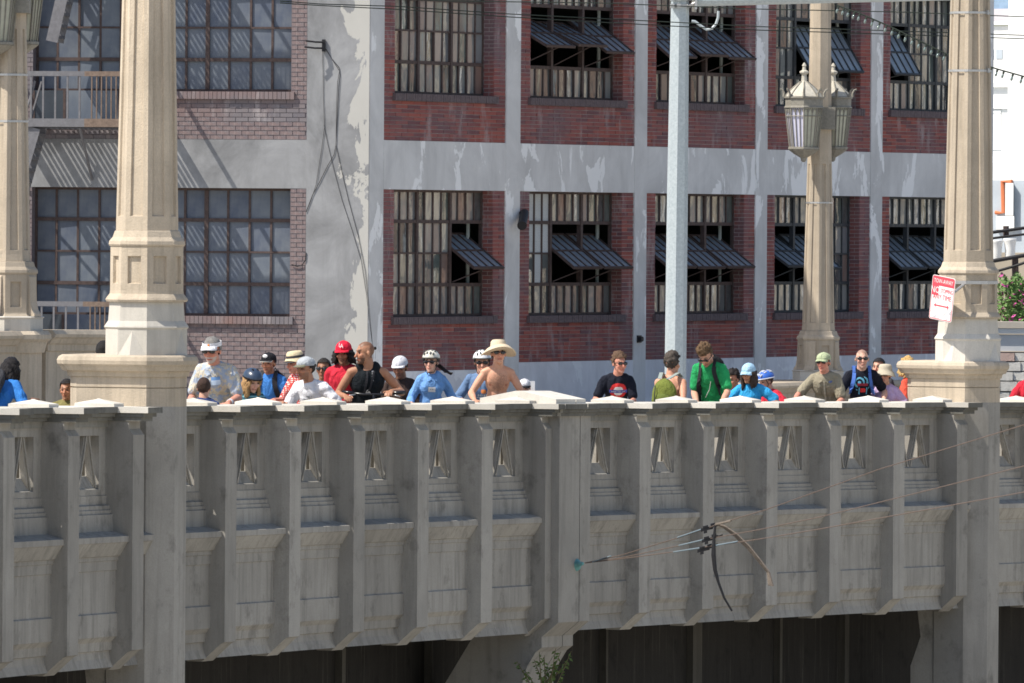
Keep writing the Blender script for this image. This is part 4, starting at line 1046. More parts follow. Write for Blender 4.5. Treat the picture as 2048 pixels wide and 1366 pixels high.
for r_ in runs:
    m = MB(); m.tube([at(x, y, YW(x)) for x, y in r_], .006, 5); m.build('wire', m_brw, sw)
for pts in (((1355, 1075), (1408, 1057)), ((1358, 1091), (1413, 1078)), ((1347, 1104), (1405, 1095)), ((1430, 1091), (1475, 1083)), ((1185, 1124), (1222, 1112))): m = MB(); m.tube([at(x, y, YW(x) - .01) for x, y in pts], .0085, 6); m.build('sleeve', m_lbl, sw)
for (x, y) in ((1416, 1055), (1418, 1077), (1409, 1097)):
    m = MB(); c = at(x, y, YW(x) - .02); 
    fr_ = lambda a, b, cc: c + Vector((a, b, cc + a * .25))
    m.box(-.085, .06, -.02, .02, -.03, .008, 0, fr_); m.box(-.06, .0, -.025, .025, .008, .03, 0, fr_); m.box(.03, .085, -.03, .03, -.015, .038, 0, fr_); m.box(-.05, -.01, -.03, .03, -.06, -.03, 0, fr_); m.tube([fr_(.08, 0, 0), fr_(.16, 0, .01)], .015, 6)
    m.build('clamp', m_black, sw)
m = MB(); m.tube([at(x, y, YW(1430) - .03) for x, y in ((1431, 1048), (1428, 1075), (1427, 1110), (1430, 1140), (1437, 1165), (1448, 1195), (1464, 1222))], [.014, .018, .028, .024, .016, .014, .012], 6); m.build('strap', m_black, sw)
m = MB()
for q in range(4): m.tube([at(x + dx, y + dy, YW(1430) - .03 - .01 * q) for (x, y), dx, dy in zip(((1431, 1047), (1447, 1054), (1470, 1072), (1495, 1096), (1518, 1123), (1535, 1144), (1541, 1171)), (0, 1 * q, 1.5 * q, 1.5 * q, 1.2 * q, q, 2.6 * q - 3), (0, -q * .5, -q, -q * .8, -q * .5, 0, q * .4))], .0125, 5)
m.tube([at(1431, 1049, YW(1430) - .04), at(1462, 1041, YW(1462))], .014, 5)
m.build('strap', m_strap, sw)
# weed rooted in the joint
wd = thing('weed_plant', 'small leafy weed growing from the split joint under the bridge wall', 'plant', at(1090, 1366, 96))
m = MB(); lv = MB(); rng = random.Random(9); wy = pm(s_j0, 0, 3).y - .35
for k_ in range(13):
    x0 = 1085 + rng.uniform(-14, 14); x1 = x0 + rng.uniform(-45, 62); y1 = rng.uniform(1296, 1352)
    pts = [(x0, 1392), (x0 + (x1 - x0) * .35, 1372 - rng.uniform(0, 12)), (x0 + (x1 - x0) * .7, (1366 + y1) / 2), (x1, y1)]
    d = [wy + rng.uniform(-.1, .25)] * 4; P_ = [at(x, y, q) for (x, y), q in zip(pts, d)]
    m.tube(P_, [.01, .008, .006, .003], 5)
    for q in range(17):
        f = .25 + .75 * q / 17 * 1.0; i_ = min(2, int(f * 3)); p = P_[i_].lerp(P_[i_ + 1], f * 3 - i_); a = Vector((rng.gauss(0, 1), rng.gauss(0, .6), rng.gauss(-.5, .7))).normalized(); b = a.cross(Vector((rng.gauss(0, .3), -1, rng.gauss(0, .3)))).normalized(); s_ = rng.uniform(.03, .075)
        me_ = [p, p + a * s_ * .5 + b * s_ * .22, p + a * s_, p + a * s_ * .5 - b * s_ * .22]; lv.add(me_, [(0, 1, 2, 3)])
m.build('stem', plain('weed stem', (.14, .12, .06), .8), wd); lv.build('foliage', plain('weed leaf', (.09, .14, .035), .6, .5, 8, 0), wd)['kind'] = 'stuff'
# ================================================================ PEOPLE
def skin_mat():
    t = NT('skin'); a = t.n('Attribute'); a.attribute_name = 'tint'
    f = t.noise(22, 4, .65); c = t.mix(.75, a.outputs['Color'], t.ramp(f, [(.3, (.86, .74, .70)), (.7, (1.0, 1.0, 1.0))]), 'MULTIPLY')
    t.b.inputs['Subsurface Weight'].default_value = .08; t.b.inputs['Subsurface Radius'].default_value = (.02, .008, .004)
    t.bump(t.noise(60, 2, .6), .1, .003)
    return t.done(c, .5, .35)
M_SKIN = skin_mat()
def cloth(name, col, col2=None, kind=None, scale=30, bump=.9, rough=.9):
    if name in MATS: return MATS[name]
    t = NT(name); wr = t.noise(9, 4, .6, (1, 1, .6), 1.2)
    base = t.ramp(wr, [(.3, [v * .84 for v in col]), (.7, [min(1, v * 1.1) for v in col])])
    if kind:
        s = t.n('SeparateXYZ'); 
        if t.co is None: t.coord()
        t.l(t.co.outputs['Object'], s.inputs[0])
        if kind == 'stripe':
            k = t.math('FRACT', t.math('MULTIPLY', s.outputs['Z'], scale)); f = t.math('GREATER_THAN', k, .5)
        elif kind == 'check':
            kx = t.math('FRACT', t.math('MULTIPLY', t.math('ADD', s.outputs['X'], t.math('MULTIPLY', s.outputs['Y'], .6)), scale)); kz = t.math('FRACT', t.math('MULTIPLY', s.outputs['Z'], scale))
            f = t.math('MULTIPLY', t.math('GREATER_THAN', kx, .42), t.math('GREATER_THAN', kz, .42)); 
        elif kind == 'print':
            f = t.ramp(t.noise(scale, 4, .6), [(.46, 0), (.54, 1)])
        elif kind == 'zebra':
            f = t.ramp(t.noise(scale, 2, .5, (1, 1, 1.6), 2.0), [(.48, 0), (.52, 1)])
        base = t.mix(f, base, col2)
    fine = t.noise(55, 3, .6)
    t.bump(t.math('ADD', t.math('MULTIPLY', wr, 2.2), t.math('MULTIPLY', fine, .25)), bump, .02)
    MATS[name] = t.done(base, rough, .2); return MATS[name]
M_BLK = plain('black plastic', (.012, .012, .014), .25, .1, 30, 0, .6)
M_LENS = plain('dark lens', (.008, .008, .01), .08, .05, 30, 0, .8)
M_STRAP = plain('dark strap webbing', (.025, .025, .03), .8, .2, 40, .2)
def hairm(col): return plain('hair %d %d %d' % tuple(int(c * 1000) for c in col), col, .6, .45, 45, .7, .3, 0, .012)

def remesh(mb, voxel, smooth, name):
    me = mb.mesh(name); o = bpy.data.objects.new(name, me); COL.objects.link(o)
    a = o.modifiers.new('r', 'REMESH'); a.mode = 'VOXEL'; a.voxel_size = voxel; a.adaptivity = 0.0
    if smooth:
        s = o.modifiers.new('s', 'SMOOTH'); s.factor = .5; s.iterations = smooth
    dg = bpy.context.evaluated_depsgraph_get(); out = bpy.data.meshes.new_from_object(o.evaluated_get(dg)); out.name = name
    bpy.data.objects.remove(o); bpy.data.meshes.remove(me)
    out.polygons.foreach_set('use_smooth', [True] * len(out.polygons)); return out
def verts_np(me):
    a = np.empty(len(me.vertices) * 3, np.float32); me.vertices.foreach_get('co', a); return a.reshape(-1, 3)
def set_verts(me, a): me.vertices.foreach_set('co', a.astype(np.float32).ravel()); me.update()
def normals_np(me):
    a = np.empty(len(me.vertices) * 3, np.float32); me.vertex_normals.foreach_get('vector', a); return a.reshape(-1, 3)
def wrinkle(me, amp, seed, sc=1.0):
    v = verts_np(me); n = normals_np(me); r_ = np.random.RandomState(seed); d = np.zeros(len(v))
    for k in range(9):
        w = r_.normal(size=3); w[2] *= .8; w /= np.linalg.norm(w); fr = r_.uniform(22, 70) * sc; ph = r_.uniform(0, 6.28)
        w2 = r_.normal(size=3); q = v @ w2 * 9
        d += np.sin(v @ w * fr + ph + 1.3 * np.sin(q)) * np.clip(np.sin(v @ w2 * 6 + ph * 2) + .3, 0, 1)
    d = np.maximum(d, -.5); set_verts(me, v + n * (d * amp / 2.2)[:, None])

def ik(a, b, l1, l2, hint):
    """elbow for a two-bone limb"""
    d = b - a; L = d.length
    if L > (l1 + l2) * .995: b = a + d.normalized() * (l1 + l2) * .995; d = b - a; L = d.length
    u = d / L; x = (l1 * l1 - l2 * l2 + L * L) / (2 * L); h = math.sqrt(max(l1 * l1 - x * x, 0))
    hv = hint - u * hint.dot(u); hv = hv.normalized() if hv.length > 1e-4 else u.orthogonal()
    return a + u * x + hv * h, b

class Person: pass
PERSONS = []
SKIN = dict(light=(.62, .36, .26), pale=(.68, .43, .33), tan=(.50, .26, .16), brown=(.30, .145, .085), olive=(.42, .22, .135), red=(.60, .29, .21))
def person(label, hx, hy, back=.35, yaw=0, lean=12, hyaw=None, pitch=0, roll=0, k=1.0, skin='light', arms=(None, None), shirt=None, sleeve=.5,
           bottoms=None, hair=None, hairlen=0, beard=None, chest=False, sex='m', girth=1.0, tank=False, dn=-.36, side=0, eyes=True, mouth=True, ss=None, stubble=None, glasses=False, hat=False):
    p = Person(); p.k = k
    # where this person stands on the footway
    s = 10.0
    for _ in range(3): s = find_s(hx, -.98 - back, .3)
    base = pm(s, -.98 - back, 1.07); Yh = base.y
    H = at(hx, hy, Yh)
    hyaw = yaw if hyaw is None else hyaw
    f = Vector((math.sin(R(yaw)), -math.cos(R(yaw)), 0)); r = Vector((math.cos(R(yaw)), math.sin(R(yaw)), 0)); Z = Vector((0, 0, 1))
    fh = Vector((math.sin(R(hyaw)), -math.cos(R(hyaw)), 0)); rh = Vector((math.cos(R(hyaw)), math.sin(R(hyaw)), 0))
    uh = (Z * math.cos(R(pitch)) + fh * math.sin(R(pitch))); fh = (fh * math.cos(R(pitch)) - Z * math.sin(R(pitch)))
    uh2 = uh * math.cos(R(roll)) + rh * math.sin(R(roll)); rh = (rh * math.cos(R(roll)) - uh * math.sin(R(roll))); uh = uh2
    u = (Z * math.cos(R(lean)) + f * math.sin(R(lean)) + r * math.sin(R(side))).normalized(); fc = (f - u * f.dot(u)).normalized(); r = u.cross(fc) * -1 if (u.cross(fc) * -1).dot(r) > 0 else u.cross(fc)
    p.H, p.fh, p.rh, p.uh, p.u, p.f, p.r, p.fc = H, fh, rh, uh, u, f, r, fc
    nk = uh * .6 + u * .4; nk.normalize()
    N = H - nk * (.138 * k) - fh * (.034 * k)
    g = girth; fem = sex == 'f'
    SC = N - u * (.036 * k); CH = N - u * (.17 * k) + fc * .01; WA = N - u * (.37 * k); PE = N - u * (.52 * k) - fc * .01
    # keep the pelvis at a height legs can carry
    p.SC, p.CH, p.WA, p.PE, p.N = SC, CH, WA, PE, N
    sw = (.136 if fem else .155) * k * (ss or 1); sh = [SC - r * sw - u * .048 * k, SC + r * sw - u * .048 * k]
    mb = MB(); cl = MB()
    def both(fn, infl=.017):
        fn(mb, 0); 
        if shirt: fn(cl, infl)
    kh = k * 1.07; p.k = kh
    hl = lambda x, y, z: H + (rh * x + fh * y + uh * z) * kh
    p.hl = hl
    # head: skull, face, jaw, nose, ears, brow
    mb.ell(hl(0, -.012, .032), rh * .076 * k, fh * .096 * k, uh * .088 * k, 18, 12)
    mb.ell(hl(0, .022, -.03), rh * .064 * k, fh * .068 * k, uh * .082 * k, 16, 10)
    mb.ell(hl(0, .042, -.078), rh * .044 * k, fh * .046 * k, uh * .036 * k, 14, 8)
    mb.ell(hl(0, .076, -.098), rh * .02 * k, fh * .016 * k, uh * .014 * k, 10, 6)
    mb.cap(hl(0, .082, .012), hl(0, .106, -.028), .010 * k, .0155 * k, 10)
    mb.ell(hl(0, .078, .03), rh * .05 * k, fh * .014 * k, uh * .011 * k, 12, 6)
    mb.ell(hl(0, .086, -.062), rh * .022 * k, fh * .010 * k, uh * .010 * k, 10, 6)
    for sx in (-1, 1):
        mb.ell(hl(sx * .079, -.01, -.008), rh * .010 * k, fh * .020 * k, uh * .030 * k, 10, 8)
        mb.ell(hl(sx * .04, .062, -.022), rh * .024 * k, fh * .022 * k, uh * .022 * k, 10, 6)
    mb.cap(hl(0, -.022, -.06), N + fc * .012 * k, (.050 if fem else .058) * k, (.056 if fem else .064) * k, 14)
    mb.ell(N - u * .02 * k, r * .085 * k, fc * .06 * k, u * .045 * k, 14, 8)
    # trunk
    def trunk(m, i):
        if tank and m is cl:
            m.ell(SC - u * .055 * k + fc * .012, r * (.105 * k), fc * (.080 * k + i), u * (.085 * k), 16, 10)
            m.ell(CH - u * .015 * k, r * (.152 * g * k + i), fc * (.110 * g * k + i + .004), u * (.175 * k + i), 18, 12)
            for sx in (-1, 1):
                m.cap(SC + r * sx * .080 * k + u * .018 * k, CH + r * sx * .075 * k, .044 * k + i, .066 * k + i); m.ell(CH + r * sx * .066 * k + fc * .040 * k, r * (.070 * k + i), fc * (.056 * k + i), u * (.07 * k + i), 12, 8)
        else:
            m.ell(CH, r * ((.134 if fem else .150) * g * k + i), fc * (.106 * g * k + i), u * (.185 * k + i), 18, 12)
            m.cap(sh[0] - u * .004 * k, sh[1] - u * .004 * k, .052 * k + i * .6, .052 * k + i * .6, 14)
            for sx in (-1, 1):
                m.cap(N - u * .03 * k + r * sx * .05 * k, sh[(sx + 1) // 2] + u * .008, .046 * k + i * .6, .05 * k + i * .6)
                m.ell(CH + r * sx * .066 * k + fc * (.034 if not fem else .046) * k, r * (.070 * k + i), fc * ((.054 if not fem else .062) * k + i), u * (.07 * k + i), 12, 8)
        m.ell(WA, r * (.128 * g * k + i), fc * (.104 * g * k + i), u * (.19 * k + i), 18, 10)
        m.ell(PE, r * ((.165 if fem else .155) * g * k + i), fc * (.118 * g * k + i), u * .13 * k, 18, 10)
        if m is cl: m.cap(PE - u * .02, PE - u * .10 * k, .15 * g * k + i, .15 * g * k + i, 16)
    both(trunk)
    # arms
    p.hands = []
    la, lf = .285 * k, .255 * k
    for ai, tg in enumerate(arms):
        sx = -1 if ai == 0 else 1
        S_ = sh[ai]
        if tg is None:
            wr = S_ - Z * .48 * k + r * sx * .07 * k + f * .12; hint = -f + r * sx * .4
        else:
            d_ = tg[2] if len(tg) > 2 else dn
            wr = at(tg[0], tg[1], S_.y + d_); hint = r * sx * (tg[3] * .55 if len(tg) > 3 else .4) - Z * .5 - f * .35
        E_, wr = ik(S_, wr, la, lf, hint)
        mb.cap(S_, E_, .050 * k * (.85 if fem else 1), .040 * k * (.85 if fem else 1)); mb.cap(S_.lerp(E_, .15), S_.lerp(E_, .6), .050 * k * (.8 if fem else 1), .048 * k * (.8 if fem else 1))
        mb.cap(E_, E_.lerp(wr, .45), .041 * k * (.85 if fem else 1), .043 * k * (.85 if fem else 1)); mb.cap(E_.lerp(wr, .4), wr, .042 * k * (.85 if fem else 1), .027 * k)
        fd = (wr - E_).normalized(); hd = (fd * .8 + f * .35 - Z * .15).normalized(); sd_ = (r * sx); sd_ = (sd_ - hd * sd_.dot(hd)).normalized(); pn = hd.cross(sd_)
        if pn.z < 0: pn = -pn
        pc = wr + hd * .045 * k
        mb.cap(wr, wr + hd * .02 * k, .026 * k, .026 * k, 10); mb.ell(pc, hd * .05 * k, sd_ * .042 * k, pn * .017 * k, 12, 8)
        for q in range(4):
            off = (q - 1.5) * .021 * k; ln = (.068, .078, .074, .058)[q] * k
            a0 = pc + hd * .038 * k + sd_ * off; a1 = a0 + (hd * .9 - pn * .15 + sd_ * (q - 1.5) * .08).normalized() * ln * .55; a2 = a1 + (hd * .55 - pn * .8).normalized() * ln * .5
            mb.cap(a0, a1, .0105 * k, .0098 * k, 8); mb.cap(a1, a2, .0098 * k, .0085 * k, 8)
        tb = wr + hd * .025 * k - sd_ * .034 * k; t1 = tb + (hd * .6 - sd_ * .7).normalized() * .04 * k; t2 = t1 + (hd * .9 - pn * .3).normalized() * .032 * k
        mb.cap(tb, t1, .0135 * k, .011 * k, 8); mb.cap(t1, t2, .011 * k, .009 * k, 8)
        p.hands.append((wr, hd, pc, E_, S_))
        if shirt and sleeve > 0 and not tank:
            if sleeve <= 1: e2 = S_.lerp(E_, sleeve); fl = .060 if sleeve < .9 else .055; cl.cap(S_ + u * .005, e2, .066 * k, (fl + .008) * k, 14)
            else:
                w2 = E_.lerp(wr, min(1, sleeve - 1)); cl.cap(S_ + u * .005, E_, .064 * k, .054 * k, 14); cl.cap(E_, w2, .052 * k, .042 * k, 14)
                cl.ell(E_, r * .055 * k, f * .055 * k, Z * .055 * k, 10, 8)
    body = remesh(mb, .0092 if k > .85 else .0085, 3, 'person')
    # tint: skin, lips, brows, hair shadow of beards and shaven heads
    v = verts_np(body); rel = v - np.array(H); loc = np.stack([rel @ np.array(rh), rel @ np.array(fh), rel @ np.array(uh)], 1) / kh
    base_c = np.array(SKIN[skin] if isinstance(skin, str) else skin); c = np.tile(base_c, (len(v), 1))
    x, y, z = loc.T
    def paint(mask, col, a=1.0): c[mask] = c[mask] * (1 - a) + np.array(col) * a
    hd_ = (np.abs(x) < .1) & (z > -.14) & (z < .16)
    paint(hd_ & (y > .05) & (np.abs(z + .02) < .035) & (np.abs(x) < .065), base_c * np.array([1.12, .86, .84]), .5)
    if mouth: paint(hd_ & (y > .06) & (np.abs(z + .064) < .009) & (np.abs(x) < .028), base_c * np.array([.72, .42, .42]), .8)
    hc = hair or (.05, .035, .025)
    paint(hd_ & (y > .055) & (np.abs(z - .034) < .0075) & (np.abs(x) > .014) & (np.abs(x) < .055), hc, .75)
    if eyes: paint(hd_ & (y > .05) & (np.abs(z - .008) < .011) & (np.abs(np.abs(x) - .033) < .018), base_c * .55, .6)
    if beard: paint(hd_ & (y > .02) & (z < -.045) & (z > -.135) & ((np.abs(x) > .03) | (z < -.072) | (z > -.057)) & (y > .03 + .0 * x), beard, .8)
    if stubble: paint(hd_ & (y > .0) & (z < -.035) & (z > -.13), stubble, .4)
    if hairlen == -1: paint(hd_ & ((z > .075 - .6 * np.clip(y - .03, 0, 1)) | (y < -.03)) & (z > -.05) & (y < .06), hc, .55)
    if chest:
        rc = v - np.array(CH); cx = rc @ np.array(r) / k; cu = rc @ np.array(u) / k; cf = rc @ np.array(fc) / k
        nn = np.sin(cx * 90) * np.sin(cu * 80) * .3
        rs = np.random.RandomState(3).rand(len(v)); paint((cf > .03) & (rs < np.clip(1.25 - (np.abs(cx) / .12) ** 2 - ((cu + .0) / .10) ** 2, 0, 1) * .9), base_c * .42, .55)
        paint((cf > .04) & (np.abs(cx) < .015) & (cu < .0) & (cu > -.3), base_c * .5, .4)
        for sx in (-1, 1): paint((cf > .03) & ((cx - sx * .095) ** 2 + (cu + .035) ** 2 < .00022), base_c * np.array([.6, .4, .38]), .8)
    at_ = body.color_attributes.new('tint', 'FLOAT_COLOR', 'POINT')
    at_.data.foreach_set('color', np.concatenate([c, np.ones((len(c), 1))], 1).astype(np.float32).ravel())
    # feet on the footway
    zf = base.z
    t = thing('person', label, 'person', (PE.x, PE.y, zf)); p.t = t
    link('body', body, M_SKIN, t)
    if shirt:
        sm = remesh(cl, .0115, 2, 'shirt'); wrinkle(sm, .0095, int(hx), .85)
        # open the neck: drop what stands above the collar line
        p.shirt = link('tank_top' if tank else 'shirt', sm, shirt, t)
        p.bvh = BVHTree.FromPolygons([tuple(q.co) for q in sm.vertices], [tuple(q.vertices) for q in sm.polygons])
    else:
        p.bvh = BVHTree.FromPolygons([tuple(q.co) for q in body.vertices], [tuple(q.vertices) for q in body.polygons])
    # trousers and shoes
    lg = MB(); fe_ = []
    for sx in (-1, 1):
        hip = PE - u * .06 * k + r * sx * .085 * k
        foot = Vector((PE.x, PE.y, zf + .09)) - f * .05 + Vector(r * sx * .13); foot.z = zf + .09
        kn, ft = ik(hip, foot, max(.43 * k, (hip - foot).length * .51), max(.42 * k, (hip - foot).length * .50), f + r * sx * .25)
        lg.cap(hip, kn, .092 * k * g, .066 * k, 12); lg.cap(kn, ft, .066 * k, .052 * k, 12); fe_.append(ft)
    lg.ell(PE, r * .168 * g * k, fc * .13 * g * k, u * .12 * k, 14, 8)
    tm = remesh(lg, .02, 2, 'trousers'); link('trousers', tm, bottoms or cloth('dark denim', (.05, .06, .09)), t)
    for ft in fe_:
        s_ = MB(); s_.ell(ft + f * .05 - Z * .05, r * .045, f * .13, Z * .04, 12, 8); s_.build('shoe', M_BLK, t, True)
    # hair
    if hair and hairlen >= 0: head_hair(p, hair, hairlen, .058 if hat else 9)
    if eyes and not glasses:
        e = MB()
        for sx in (-1, 1): e.ell(hl(sx * .033, .076, .007), rh * .011 * k, fh * .008 * k, uh * .0065 * k, 8, 6)
        e.build('eyes', M_LENS, t, True)
    if glasses: sunglasses(p)
    PERSONS.append(p); return p
def dome(p, ax, ay, az, c, cut, mi=0, nu=26, nv=16, noise_amp=0, seed=0, keep=None):
    m = MB(); k = p.k; m.ell(p.hl(*c), p.rh * ax * k, p.fh * ay * k, p.uh * az * k, nu, nv)
    H = p.H; out = MB(); vs = [Vector(v) for v in m.v]
    L = [((v - H).dot(p.rh) / k, (v - H).dot(p.fh) / k, (v - H).dot(p.uh) / k) for v in vs]
    if noise_amp:
        ctr = p.hl(*c)
        for i, v in enumerate(vs): vs[i] = v + (v - ctr).normalized() * (noise.noise(Vector(L[i]) * 38 + Vector((seed, 0, 0))) + .6 * noise.noise(Vector(L[i]) * 80)) * noise_amp * k
    fs = [f for f in m.f if all(cut(*L[i]) for i in f)]
    out.add(vs, fs, mi); return out
def head_hair(p, col, length, zmax=9):
    mt = hairm(col); curly = length in (1, 3)
    cut = lambda x, y, z: ((z > .062 - (.0 if y < .04 else -.012)) or (y < .022 and z > -.01) or (y < -.035 and z > -.075)) and (z < zmax)
    m = dome(p, .084, .105, .100 if not curly else .112, (0, -.014, .034 if not curly else .05), cut, 0, 34, 24, .008 if not curly else .026, int(p.H.x * 50))
    h = m.build('hair', mt, p.t, True)
    if length >= 2:
        m = MB(); k = p.k; rng = random.Random(int(p.H.x * 100)); n = 22
        for i in range(n):
            a = R(-125 + 250 * i / (n - 1)); x0, y0 = math.sin(a) * .078, -math.cos(a) * .098 - .012
            ln = (.20 if length == 2 else .115) * rng.uniform(.8, 1.15); sp = 1.05 if length == 2 else 1.5
            pts = []
            for q in range(6):
                g = q / 5; wob = (.012 if length == 2 else .02) * math.sin(q * 2.1 + i)
                pts.append(p.hl(x0 * (1 + (sp - 1) * g) + wob, y0 * (1 + .15 * g) + wob * .6, .03 - ln * g - .03 * g))
            m.tube(pts, [.02 * k, .024 * k, .026 * k, .025 * k, .020 * k, .008 * k], 6)
        m.build('hair', mt, p.t, True)
def sunglasses(p):
    m = MB(); k = p.k; hl = p.hl
    for sx in (-1, 1):
        m.ell(hl(sx * .036, .086, .010), p.rh * .031 * k, p.fh * .010 * k, p.uh * .020 * k, 14, 8)
        m.tube([hl(sx * .062, .078, .016), hl(sx * .078, .04, .016), hl(sx * .082, -.015, .010)], .0045 * k, 5)
    m.tube([hl(-.02, .094, .014), hl(.02, .094, .014)], .006 * k, 5)
    m.build('sunglasses', M_LENS, p.t, True)
def brim(p, m, w, d, y0, z0, drop=0, curve=.01, mi=0, yaw=0):
    """peak of a cap: a curved plate standing out from the forehead"""
    top = []; n = 12; k = p.k
    def pt(a, f, dz):
        x = math.sin(a) * w; y = y0 + math.cos(a) * (0.0 + d * f) - (1 - math.cos(a)) * .02
        c_, s_ = math.cos(R(yaw)), math.sin(R(yaw)); x, y = x * c_ - y * s_, x * s_ + y * c_
        return p.hl(x, y, z0 - drop * f - curve * (math.sin(a) ** 2) * 1.2 + dz)
    A = [R(-80 + 160 * i / (n - 1)) for i in range(n)]
    r0 = [pt(a, .0, 0) for a in A]; r1 = [pt(a, .6, 0) for a in A]; r2 = [pt(a, 1, 0) for a in A]; b2 = [pt(a, 1, -.006) for a in A]; b1 = [pt(a, .6, -.006) for a in A]; b0 = [pt(a, 0, -.006) for a in A]
    m.loft([r0, r1, r2, b2, b1, b0], mi, False, False)
def cap_hat(p, mt, mt2=None, flat=True, logo=None, w=.078, d=.085, drop=.02, tall=.078, backwards=0, bz=.052):
    m = dome(p, .086, .107, tall, (0, -.010, .052), lambda x, y, z: z > .044, 0, 28, 18)
    # lower band
    ring0 = [p.hl(math.cos(a) * .086, -.010 + math.sin(a) * .107, .054) for a in np.linspace(0, 2 * math.pi, 29)[:-1]]; ring1 = [p.hl(math.cos(a) * .084, -.010 + math.sin(a) * .105, .036) for a in np.linspace(0, 2 * math.pi, 29)[:-1]]
    m.loft([ring1, ring0], 0, False)
    brim(p, m, w, d, .07, bz, drop, .004 if flat else .016, 1, backwards)
    m.ell(p.hl(0, -.01, .052 + tall), p.rh * .009, p.fh * .009, p.uh * .005, 8, 5)
    return m.build('cap', [mt, mt2 or mt], p.t, True, angle=50)
def wide_hat(p, mt, w=.17, droop=.03, crown=.085, name='sun_hat', band=None, up=0):
    m = MB(); A = np.linspace(0, 2 * math.pi, 37)[:-1]
    def ring(rx, ry, z, wob=0): return [p.hl(math.cos(a) * rx, -.008 + math.sin(a) * ry, z + wob * .5 * math.sin(a * 2 + .6) - wob * 1.8 * (math.cos(a) ** 2) + (up * max(0, math.sin(a)) if rx > .1 else 0) + .012) for a in A]
    m.loft([ring(w * .98, w * 1.02, .052 - droop - .006, .022), ring(w, w * 1.04, .052 - droop, .022), ring((w + .09) / 2, (w + .11) / 2, .055 - droop * .3, .010), ring(.090, .110, .058), ring(.086, .105, .085), ring(.082, .098, .058 + crown * .75), ring(.065, .08, .058 + crown), ring(.02, .03, .062 + crown)])
    if band: m.loft([ring(.092, .112, .06), ring(.089, .108, .086)], 1, False)
    return m.build(name, [mt, band] if band else mt, p.t, True, angle=45)
def helmet(p, mt, vent, straps=True, strap_m=None, smooth=False):
    cut = lambda x, y, z: z > .045 + (.02 if y > .06 else -.03 if y < -.04 else 0) * .6
    m = dome(p, .102, .132, .098, (0, -.008, .050), cut, 0, 32, 20)
    hm = m.build('helmet', mt, p.t, True)
    v = MB()
    for i, ax in enumerate((-.03, .03) if smooth else (-.055, -.020, .020, .055)):
        for (t0, t1) in (((.8, 1.0),) if smooth else ((.35, .62), (.78, 1.05), (1.2, 1.5))):
            pts = []
            for q in range(5):
                th = R(90) * (t0 + (t1 - t0) * q / 4) + R(0)
                yy = math.cos(th) * .134; zz = math.sin(th) * .100 * math.sqrt(max(.05, 1 - (ax / .102) ** 2)); pts.append(p.hl(ax, -.008 + yy, .050 + zz))
            v.tube(pts, [.003, .010, .012, .010, .003], 6)
    v.build('vent', vent, hm)
    rm = MB(); A = np.linspace(0, 2 * math.pi, 33)[:-1]
    rm.tube([p.hl(math.cos(a) * .101, -.008 + math.sin(a) * .131, .048 + .012 * max(0, math.sin(a)) - .018 * max(0, -math.sin(a))) for a in list(A) + [A[0]]], .008, 6); rm.build('rim', vent, hm)
    if straps:
        s_ = MB()
        for sx in (-1, 1): s_.tube([p.hl(sx * .085, .045, .05), p.hl(sx * .079, .02, -.03), p.hl(sx * .05, .045, -.11), p.hl(0, .07, -.118)], .006, 5); s_.tube([p.hl(sx * .085, -.06, .03), p.hl(sx * .079, .0, -.04)], .005, 5)
        s_.build('strap', strap_m or M_STRAP, hm)
    return hm
def project(p, dr, du, off=.005):
    o = p.CH + p.r * dr * p.k + p.u * du * p.k
    h, n_, i, d = p.bvh.ray_cast(o + p.fc * .6, -p.fc)
    return (h if h is not None else o + p.fc * .12) + p.fc * off
def decal(p, name, fn, w, h, dr, du, mats, n=26, off=.006):
    m = MB(); g = [[project(p, dr + w * (i / n - .5), du + h * (j / n - .5), off) for i in range(n + 1)] for j in range(n + 1)]
    vs = [q for row in g for q in row]; N_ = n + 1; fs = []; ms = []
    for j in range(n):
        for i in range(n):
            mi = fn((i + .5) / n * 2 - 1, (j + .5) / n * 2 - 1)
            if mi is not None: fs.append((j * N_ + i, j * N_ + i + 1, (j + 1) * N_ + i + 1, (j + 1) * N_ + i)); ms.append(mi)
    m.v = [tuple(q) for q in vs]; m.f = fs; m.m = ms
    return m.build(name, mats, p.t, fix=False)
def strap_line(p, pts, wd, mt, name='strap', parent=None, off=.008):
    """webbing lying on the chest through (right, up) points"""
    m = MB(); L = []; 
    fine = []
    for (a, b) in zip(pts, pts[1:]):
        for q in range(5): fine.append((a[0] + (b[0] - a[0]) * q / 5, a[1] + (b[1] - a[1]) * q / 5))
    fine.append(pts[-1])
    m.loft([[project(p, a - wd / 2, b, off), project(p, a + wd / 2, b, off), project(p, a + wd / 2, b, off + .008), project(p, a - wd / 2, b, off + .008)] for a, b in fine])
    o = m.build(name, mt, parent or p.t); return o
